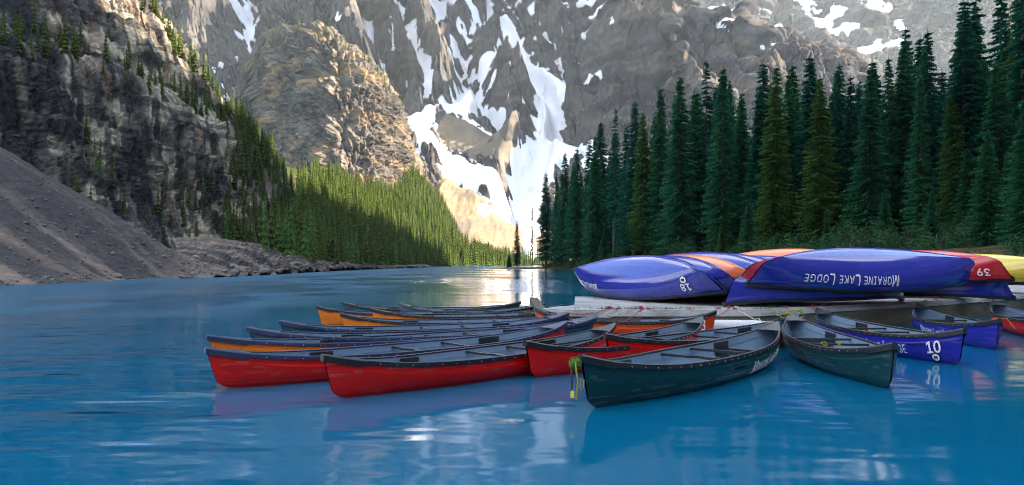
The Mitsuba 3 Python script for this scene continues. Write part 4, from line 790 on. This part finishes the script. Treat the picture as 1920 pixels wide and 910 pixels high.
def letter(key, tw, side, name_end=None, number=None, num_end=None, h=.072, sx=1., nh=.12, emb=True, ghost=None):
    # name_end: x of the middle of the lettering; number near an end
    if name_end is not None:
        m, w = small_caps('MORAINE LAKE LODGE', h)
        m.vertices[:, 0] -= w / 2
        part(key + '__lettering', wrap(m, name_end, .235, side, sx), 'white_print', tw, label='white name lettering on the hull side')
    if number:
        m = meshkit.text_mesh(number, nh, .002, bold=True); m.vertices[:, 0] -= m.bounds[:, 0].mean()
        part(key + '__number', wrap(m, num_end, .235, side, sx), 'white_print', tw, label='white hull number')
        if emb:
            o, k = emblem(.10)
            part(key + '__emblem', wrap(o, num_end, .295, side, sx), 'white_print', tw, label='white oval emblem')
            part(key + '__emblem__mark', wrap(k, num_end, .295, side, sx), 'green_print', tw)
    if ghost:
        m = meshkit.text_mesh(ghost[0], .028, .0015); m.vertices[:, 0] -= m.bounds[:, 0].mean()
        part(key + '__model_print', wrap(m, ghost[1], .135, side, sx), 'ghost_print', tw, label='faint dark lettering below the gunwale')
def canoe(paint, tw, label, group, inside=True, trim='vinyl', cat='canoe'):
    key = numbered('canoe')
    labels[key] = {'label': label, 'category': cat, 'group': group}
    def put(p, tag, mesh, m, smooth=False, kind=None):
        k = numbered(f'{key}__{p}'); scene[k] = {**shared(tag, mesh, m, smooth), 'to_world': tw}
        if kind: labels[k] = {'kind': kind}
    put('hull', 'hull', M_HULL, paint, True)
    for s in (-1, 1):
        put('gunwale', f'gun{s}', M_GUN[s], trim, 40)
        put('deck_plate', f'deck{s}', M_DECK[s], trim, 40)
    if inside:
        put('lining', 'in', M_IN, 'lining', 60)
        for i, m in enumerate(M_SEAT): put('seat', f'seat{i}', m, 'vinyl')
        for i, m in enumerate(M_BAR): put('yoke' if i == 1 else 'thwart', f'bar{i}', m, 'vinyl')
        put('rivet', 'riv', M_RIV, 'rivet_metal', kind='stuff')
    return key
def afloat(A, B, L=None, zs=1., draft=.085, roll=0., trimdeg=0., wide=.92):
    A, B = np.array(A, float), np.array(B, float); d = B - A; n = np.linalg.norm(d); L = L or n; c = A + d / n * L / 2
    yaw = math.degrees(math.atan2(-d[1], -d[0]))        # local +x points to A, the end towards the viewer
    return T().translate([c[0], c[1], -draft]).rotate([0, 0, 1], yaw).rotate([0, 1, 0], -trimdeg).rotate([1, 0, 0], roll).scale([L / 5, wide, zs])
G = 'canoes moored beside the dock'
boats = {}
def moor(nm, paint, A, B, label, L=None, trim='vinyl', **kw):
    tw = afloat(A, B, L, **kw); boats[nm] = (canoe(paint, tw, label, G, trim=trim), tw)
moor('tL', 'paint_teal', (-3.9, 16.5), (-.22, 16.6), 'dark teal canoe farthest out, lying along the back of the moored group', L=4.1, zs=.85)
moor('tM', 'paint_teal', (-2.46, 15.75), (.6, 15.2), 'dark teal canoe with pale gunwale, short one second from the back of the group', L=3.6, zs=.88)
moor('orI', 'paint_orange', (-3.88, 14.3), (0, 15.25), 'bright orange canoe with tall bow whose tip stands clear at the back left', L=4.7, zs=.9)
moor('orK', 'paint_orange', (-2.65, 13.55), (.53, 14.5), 'orange canoe with pale gunwale tip, shortest orange one in the back row', L=4.1, zs=.9)
moor('orJ', 'paint_orange', (-2.9, 12.2), (1.2, 13.2), 'orange canoe in front of the two back orange canoes', L=4.4, zs=.9)
moor('tH', 'paint_teal', (-3.44, 10.65), (.92, 12.3), 'teal canoe with blue gunwale tip behind the other teal canoe', L=4.7, trim='vinyl_blue', zs=.9)
moor('tG', 'paint_teal', (-3.49, 9.5), (1.3, 11.25), 'teal canoe with blue gunwale tip just behind the long orange canoe', L=5.1, trim='vinyl_blue', zs=.9)
moor('orF', 'paint_orange', (-3.55, 8.4), (1.45, 11.75), 'long orange canoe with blue gunwale tip and white number 1 at its dock end', L=5.9, trim='vinyl_blue', zs=.9)
moor('redA', 'paint_red', (-3.03, 7.13), (.78, 10.45), 'red canoe with blue gunwale tip reaching farthest left', trim='vinyl_blue', zs=.9)
moor('redB', 'paint_red', (-1.73, 6.59), (1.27, 9.9), 'red canoe with black gunwale in front of the other long red canoe', L=4.7, zs=.9)
moor('redC', 'paint_red', (.145, 7.8), (2.87, 11.2), 'red canoe with black gunwale behind the green canoe with the rope ball', L=4.55, zs=.9)
moor('or8', 'paint_rust', (3.42, 12.05), (.7, 12.75), 'orange-red canoe with white number 8 close under the dock edge', L=3.1)
moor('redD', 'paint_red', (1.12, 8.63), (4.75, 11.95), 'red canoe squeezed between the red and the green canoe', L=4.9, zs=.9)
moor('green1', 'paint_green', (.59, 6.12), (3.5, 9.55), 'dark green canoe with a ball of green rope on its bow', L=4.55)
moor('green2', 'paint_green', (3.74, 7.05), (4.34, 11.2), 'dark green canoe with its bow towards the viewer and yellow ties on the bar', L=4.2)
moor('blue10', 'paint_blue', (5.5, 8.75), (5.45, 12.85), 'blue canoe with white number 10 and lettering on its side', L=4.1, zs=.98)
moor('blueR', 'paint_blue', (7.0, 10.35), (8.2, 14.6), 'blue canoe with orange cord on its bow beside the red canoe', L=4.4, zs=.98)
moor('redR', 'paint_red', (8.5, 10.6), (10.6, 16.2), 'red canoe cut off by the right edge of the view', L=5.1)
# lettering: side of the canoe towards the viewer
def side_to_eye(tw):
    m = np.array(T(tw).matrix if not hasattr(tw, 'matrix') else tw.matrix, float)
    return 1 if -(m[:2, 1] @ m[:2, 3]) > 0 else -1
k, tw = boats['green1']; letter(k, tw, side_to_eye(tw), name_end=-1.3, h=.105, sx=.95, ghost=('NORTHWOODS 165', -.05))
k, tw = boats['redB']; letter(k, tw, side_to_eye(tw), ghost=('NORTHWOODS 165', -.9))
k, tw = boats['blue10']; letter(k, tw, side_to_eye(tw), name_end=.72, number='10', num_end=2.06, h=.115, nh=.145, sx=1.0, ghost=('PENOBSCOT 164', 1.75))
k, tw = boats['blueR']; letter(k, tw, side_to_eye(tw), name_end=.72, h=.115)
k, tw = boats['orF']; letter(k, tw, side_to_eye(tw), number='1', num_end=-2.32, nh=.12, emb=False)
k, tw = boats['or8']; letter(k, tw, side_to_eye(tw), number='8', num_end=2.15, nh=.17, emb=False)

# ---- overturned canoes on the dock
G2 = 'overturned canoes on the dock'
HV = M_HULL[0]
def upturned(nm, paint, A, B, z0, roll, label, wide=1.2, L=None):
    # A: left end, B: right end in plan; the near side leans down by roll degrees; the lowest point rests at z0
    A, B = np.array(A, float), np.array(B, float); d = B - A; n = np.linalg.norm(d); L = L or n; c = (A + B) / 2
    yaw = math.degrees(math.atan2(d[1], d[0]))
    base = T().rotate([0, 0, 1], yaw).rotate([1, 0, 0], 180 + roll).scale([L / 5, wide, wide])
    m = np.array(base.matrix, float); v = HV @ m[:3, :3].T
    mid = v.mean(0)
    tw = T().translate([c[0] - mid[0], c[1] - mid[1], z0 - float(v[:, 2].min())]) @ base
    boats[nm] = (canoe(paint, tw, label, G2, inside=False), tw)
AX = np.array([1.85, -4.6]) / np.hypot(1.85, 4.6); NX = np.array([-AX[1], AX[0]])
def row(nm, k, paint, label, z0=DZ + .04, roll=45, right=(3.72, 13.45), L=5.7, gap=.50):
    r = np.array(right) + NX * gap * k
    upturned(nm, paint, r - AX * L, r, z0, roll, label, wide=1.24, L=L)
row('u18', 0, 'gloss_blue', 'blue overturned canoe with number 18 at the left end of the dock')
row('u79', 1, 'gloss_blue', 'blue overturned canoe with number 79 leaning beside number 18')
row('uo', 2, 'gloss_orange', 'orange overturned canoe between blue overturned canoes', z0=DZ + .06)
row('ub1', 3, 'gloss_blue', 'blue overturned canoe behind the orange one', z0=DZ + .12)
row('ub2', 4, 'gloss_blue', 'blue overturned canoe beside the teal overturned canoe', z0=DZ + .1)
row('ut', 5, 'gloss_teal', 'teal overturned canoe among the blue ones')
row('ub3', 6, 'gloss_blue', 'blue overturned canoe in front of the high orange canoe', z0=DZ + .05)
row('uo2', 8.2, 'gloss_orange', 'orange overturned canoe standing highest behind the large blue canoe', z0=DZ + .22)
# the stack along the dock edge
upturned('low', 'gloss_blue', (4.0, 13.35), (8.5, 15.5), DZ + .03, 14, 'blue overturned canoe at the bottom of the stack on the dock edge', wide=1.2)
upturned('redU', 'gloss_red', (4.26, 13.3), (9.8, 15.75), DZ + .25, 34, 'red overturned canoe lying under the large blue canoe', wide=1.2)
upturned('big', 'gloss_blue', (4.46, 13.15), (10.1, 15.6), DZ + .27, 34, 'large blue overturned canoe with upside-down white lettering on top of the stack', wide=1.27)
# right part of the dock
row('uo3', 0, 'gloss_orange', 'orange overturned canoe showing just above the large blue canoe', right=(9.6, 16.3), z0=DZ + .22)
row('u39', 0, 'gloss_red', 'red overturned canoe with number 39 right of the large blue canoe', right=(10.75, 15.65), z0=DZ + .36, roll=30)
row('udk', 0, 'gloss_blue', 'dark blue overturned canoe under the red one with number 39', right=(11.0, 15.9), z0=DZ + .02, roll=20)
row('uy', 0, 'gloss_yellow', 'yellow overturned canoe at the right edge of the view', right=(12.5, 16.3), z0=DZ + .3, roll=28)
row('ul', 0, 'gloss_teal', 'pale blue overturned canoe behind the yellow one', right=(14.6, 17.9), z0=DZ + .25, roll=28)
k, tw = boats['u18']; letter(k, tw, 1, name_end=-1.35, number='18', num_end=1.95, nh=.12)
k, tw = boats['u79']; letter(k, tw, 1, number='79', num_end=1.95, nh=.12)
k, tw = boats['u39']; letter(k, tw, 1, number='39', num_end=2.12, nh=.13, emb=False)
k, tw = boats['big']; letter(k, tw, 1, name_end=-.9, h=.105, sx=1.12)

# ---------------------------------------------------------------- ropes and cords
def sag(a, b, drop, n=14, wig=.0, seed=0):
    r = np.random.default_rng(seed); t = np.linspace(0, 1, n)[:, None]
    p = np.array(a) * (1 - t) + np.array(b) * t; p[:, 2] -= (drop * 4 * t * (1 - t))[:, 0]
    return p + r.normal(0, wig, p.shape) * np.sin(np.pi * t)
def rope(meshes, m, label, name='mooring_rope', group=None):
    key = numbered(name); scene[key] = ply(join(meshes), m, smooth=True)
    labels[key] = {'label': label, 'category': 'rope', **({'group': group} if group else {})}
    return key
def coil(c, r, turns, seed, rad=.007, flat=1.0):
    g = np.random.default_rng(seed); out = []
    for k in range(turns):
        ax = g.normal(0, 1, 3); ax /= np.linalg.norm(ax); u = np.cross(ax, [.3, .5, .8]); u /= np.linalg.norm(u); v = np.cross(ax, u)
        t = np.linspace(0, 2 * np.pi, 17); rr = r * (.75 + .35 * g.random())
        p = np.array(c) + g.normal(0, r * .12, 3) + rr * (np.cos(t)[:, None] * u + np.sin(t)[:, None] * v) * [1, 1, flat]
        out.append(tube(p, np.full(17, rad), 5))
    return out
key = rope(coil((.53, 6.08, .41), .046, 22, 3, .0065), 'rope_green', 'ball of wound green rope hanging at the bow of the green canoe', 'rope_ball')
part(key + '__tail', tube([(.53, 6.02, .43), (.535, 5.99, .36), (.548, 5.99, .28), (.54, 6.0, .20), (.535, 6.0, .12)], np.full(5, .0075), 6), 'rope_yellow', smooth=True, label='yellow rope end hanging from the ball')
part(key + '__loop', tube([(.575, 6.0, .30), (.565, 5.99, .23), (.575, 5.99, .20), (.592, 5.99, .22), (.60, 6.0, .29)], np.full(5, .006), 6), 'rope_yellow', smooth=True)
part(key + '__strap', tube([(.497, 6.02, .37), (.497, 6.0, .28), (.50, 6.0, .20)], np.full(3, .008), 6), 'vinyl', smooth=True)
wm = trimesh.creation.box(extents=(.030, .014, .055)); wm.apply_translation((.503, 6.0, .165)); wn = trimesh.creation.cylinder(.006, .03, sections=8); wn.apply_translation((.503, 6.0, .20))
scene['whistle_yellow'] = dif(rgb(.62, .62, .12))
part(key + '__whistle', trimesh.util.concatenate([wm, wn]), 'whistle_yellow', label='pale yellow whistle on a dark strap')
def tip(nm, end, up=.0):
    m = np.array(boats[nm][1].matrix, float); p = m @ np.array([end * 2.46, 0, .56, 1]); return p[:3] + [0, 0, up]
t2 = tip('green2', -1)
rope([tube(sag(t2, (t2[0] + .35, 12.95, DZ + .02), .10, wig=.02, seed=1), np.full(14, .008), 6)] + coil(t2 + [.18, .35, -.02], .16, 3, 5, .008, .5) + [tube([t2 + [-.04, 0, .03], t2 + [0, -.05, -.02], t2 + [.02, -.06, -.16]], np.full(3, .007), 6)], 'rope_yellow', 'looped yellow rope tying the green canoe with the turned bow to the dock')
for nm, dx, m, lb in (('blue10', .3, 'rope_pink', 'pink rope tying the blue number 10 canoe to the dock'), ('blueR', .2, 'rope_pink', 'pink rope tying the blue canoe on the right to the dock'), ('redR', .3, 'rope_white', 'white cord tying the rightmost red canoe to the dock'),
                      ('redC', .9, 'rope_pink', 'pink rope running from the red canoe by the number 8 to the dock'), ('green1', .5, 'rope_white', 'white cord from the dark green canoe to the dock'), ('redB', .9, 'rope_pink', 'pink rope from the front red canoe to the dock'), ('redA', 1.1, 'rope_white', 'white cord from the red canoe with blue tip to the dock'), ('orF', .8, 'rope_white', 'white cord from the long orange canoe to the dock'), ('tG', .9, 'rope_white', 'white cord from the teal canoe beside the long orange canoe'), ('tH', .8, 'rope_pink', 'pink rope from the back teal canoe to the dock')):
    p = tip(nm, -1); x = p[0] + dx; y = float(np.interp(x, EDGE[:, 0], EDGE[:, 1])) + .05
    if nm in ('blue10', 'blueR', 'redR'): y = float(np.interp(x, EDGE[:, 0], EDGE[:, 1])) + .1
    rope([tube(sag(p, (x, y, DZ + .015), .06, wig=.012, seed=len(nm)), np.full(14, .007), 6)] + coil((x, y + .03, DZ + .03), .05, 4, int(dx * 100), .007, .4), m, lb)
p = tip('blueR', 1); rope(coil(p + [0, .05, -.02], .035, 4, 9, .007) + [tube([p, p + [.06, -.1, .01], p + [.14, -.15, -.13]], np.full(3, .007), 6)], 'rope_orange', 'orange cord end on the bow of the right blue canoe', 'cord')
def bar_tie(nm, x, ys, m, lb):
    mm = np.array(boats[nm][1].matrix, float)
    for y, w in zip(ys, ('left', 'right')):
        c = (mm @ np.array([x, y, c_sheer(abs(x) / HL) - .034, 1]))[:3]; rope(coil(c, .036, 3, int(abs(y) * 100) + 3, .006), m, f'{w} {lb}', 'cord')
bar_tie('green2', .12, (-.12, .1), 'rope_yellow', 'yellow tie round the middle bar of the green canoe with turned bow')
bar_tie('blue10', .12, (-.15, -.28), 'rope_orange', 'orange tie round the middle bar of the blue number 10 canoe')
bits = []
for i in range(16):
    x = 1.4 + 8.3 * RNG.random(); y = float(np.interp(x, EDGE[:, 0], EDGE[:, 1])); bits += coil((x, y + .06, DZ + .012), .03 + .03 * RNG.random(), 2, i, .006, .25)
    a = RNG.random() * 6.3; bits.append(tube([(x, y + .05, DZ + .01), (x + .12 * math.cos(a), y + .0, DZ - .02), (x + .15 * math.cos(a), y - .06, DZ - .16)], np.full(3, .005), 5))
scene['rope_scraps'] = ply(join(bits), 'rope_pink', smooth=True); labels['rope_scraps'] = {'label': 'short pink rope ends knotted along the dock edge', 'category': 'rope ends', 'kind': 'stuff'}
gr = []
for i in range(260):
    x = RNG.choice([1.7, 2.3, 2.9, 4.6]) + .25 * RNG.normal(); y = float(np.interp(x, EDGE[:, 0], EDGE[:, 1])) + .02 + .09 * RNG.random(); h = .03 + .05 * RNG.random(); a = RNG.random() * 6.3
    gr += [[x - .004, y, DZ], [x + .004, y, DZ], [x + .03 * math.cos(a), y + .03 * math.sin(a), DZ + h]]
scene['dock_weeds'] = ply((np.array(gr), np.arange(len(gr)).reshape(-1, 3)), 'shrub_leaf'); labels['dock_weeds'] = {'label': 'thin weeds growing along the dock edge', 'category': 'weeds', 'kind': 'stuff'}
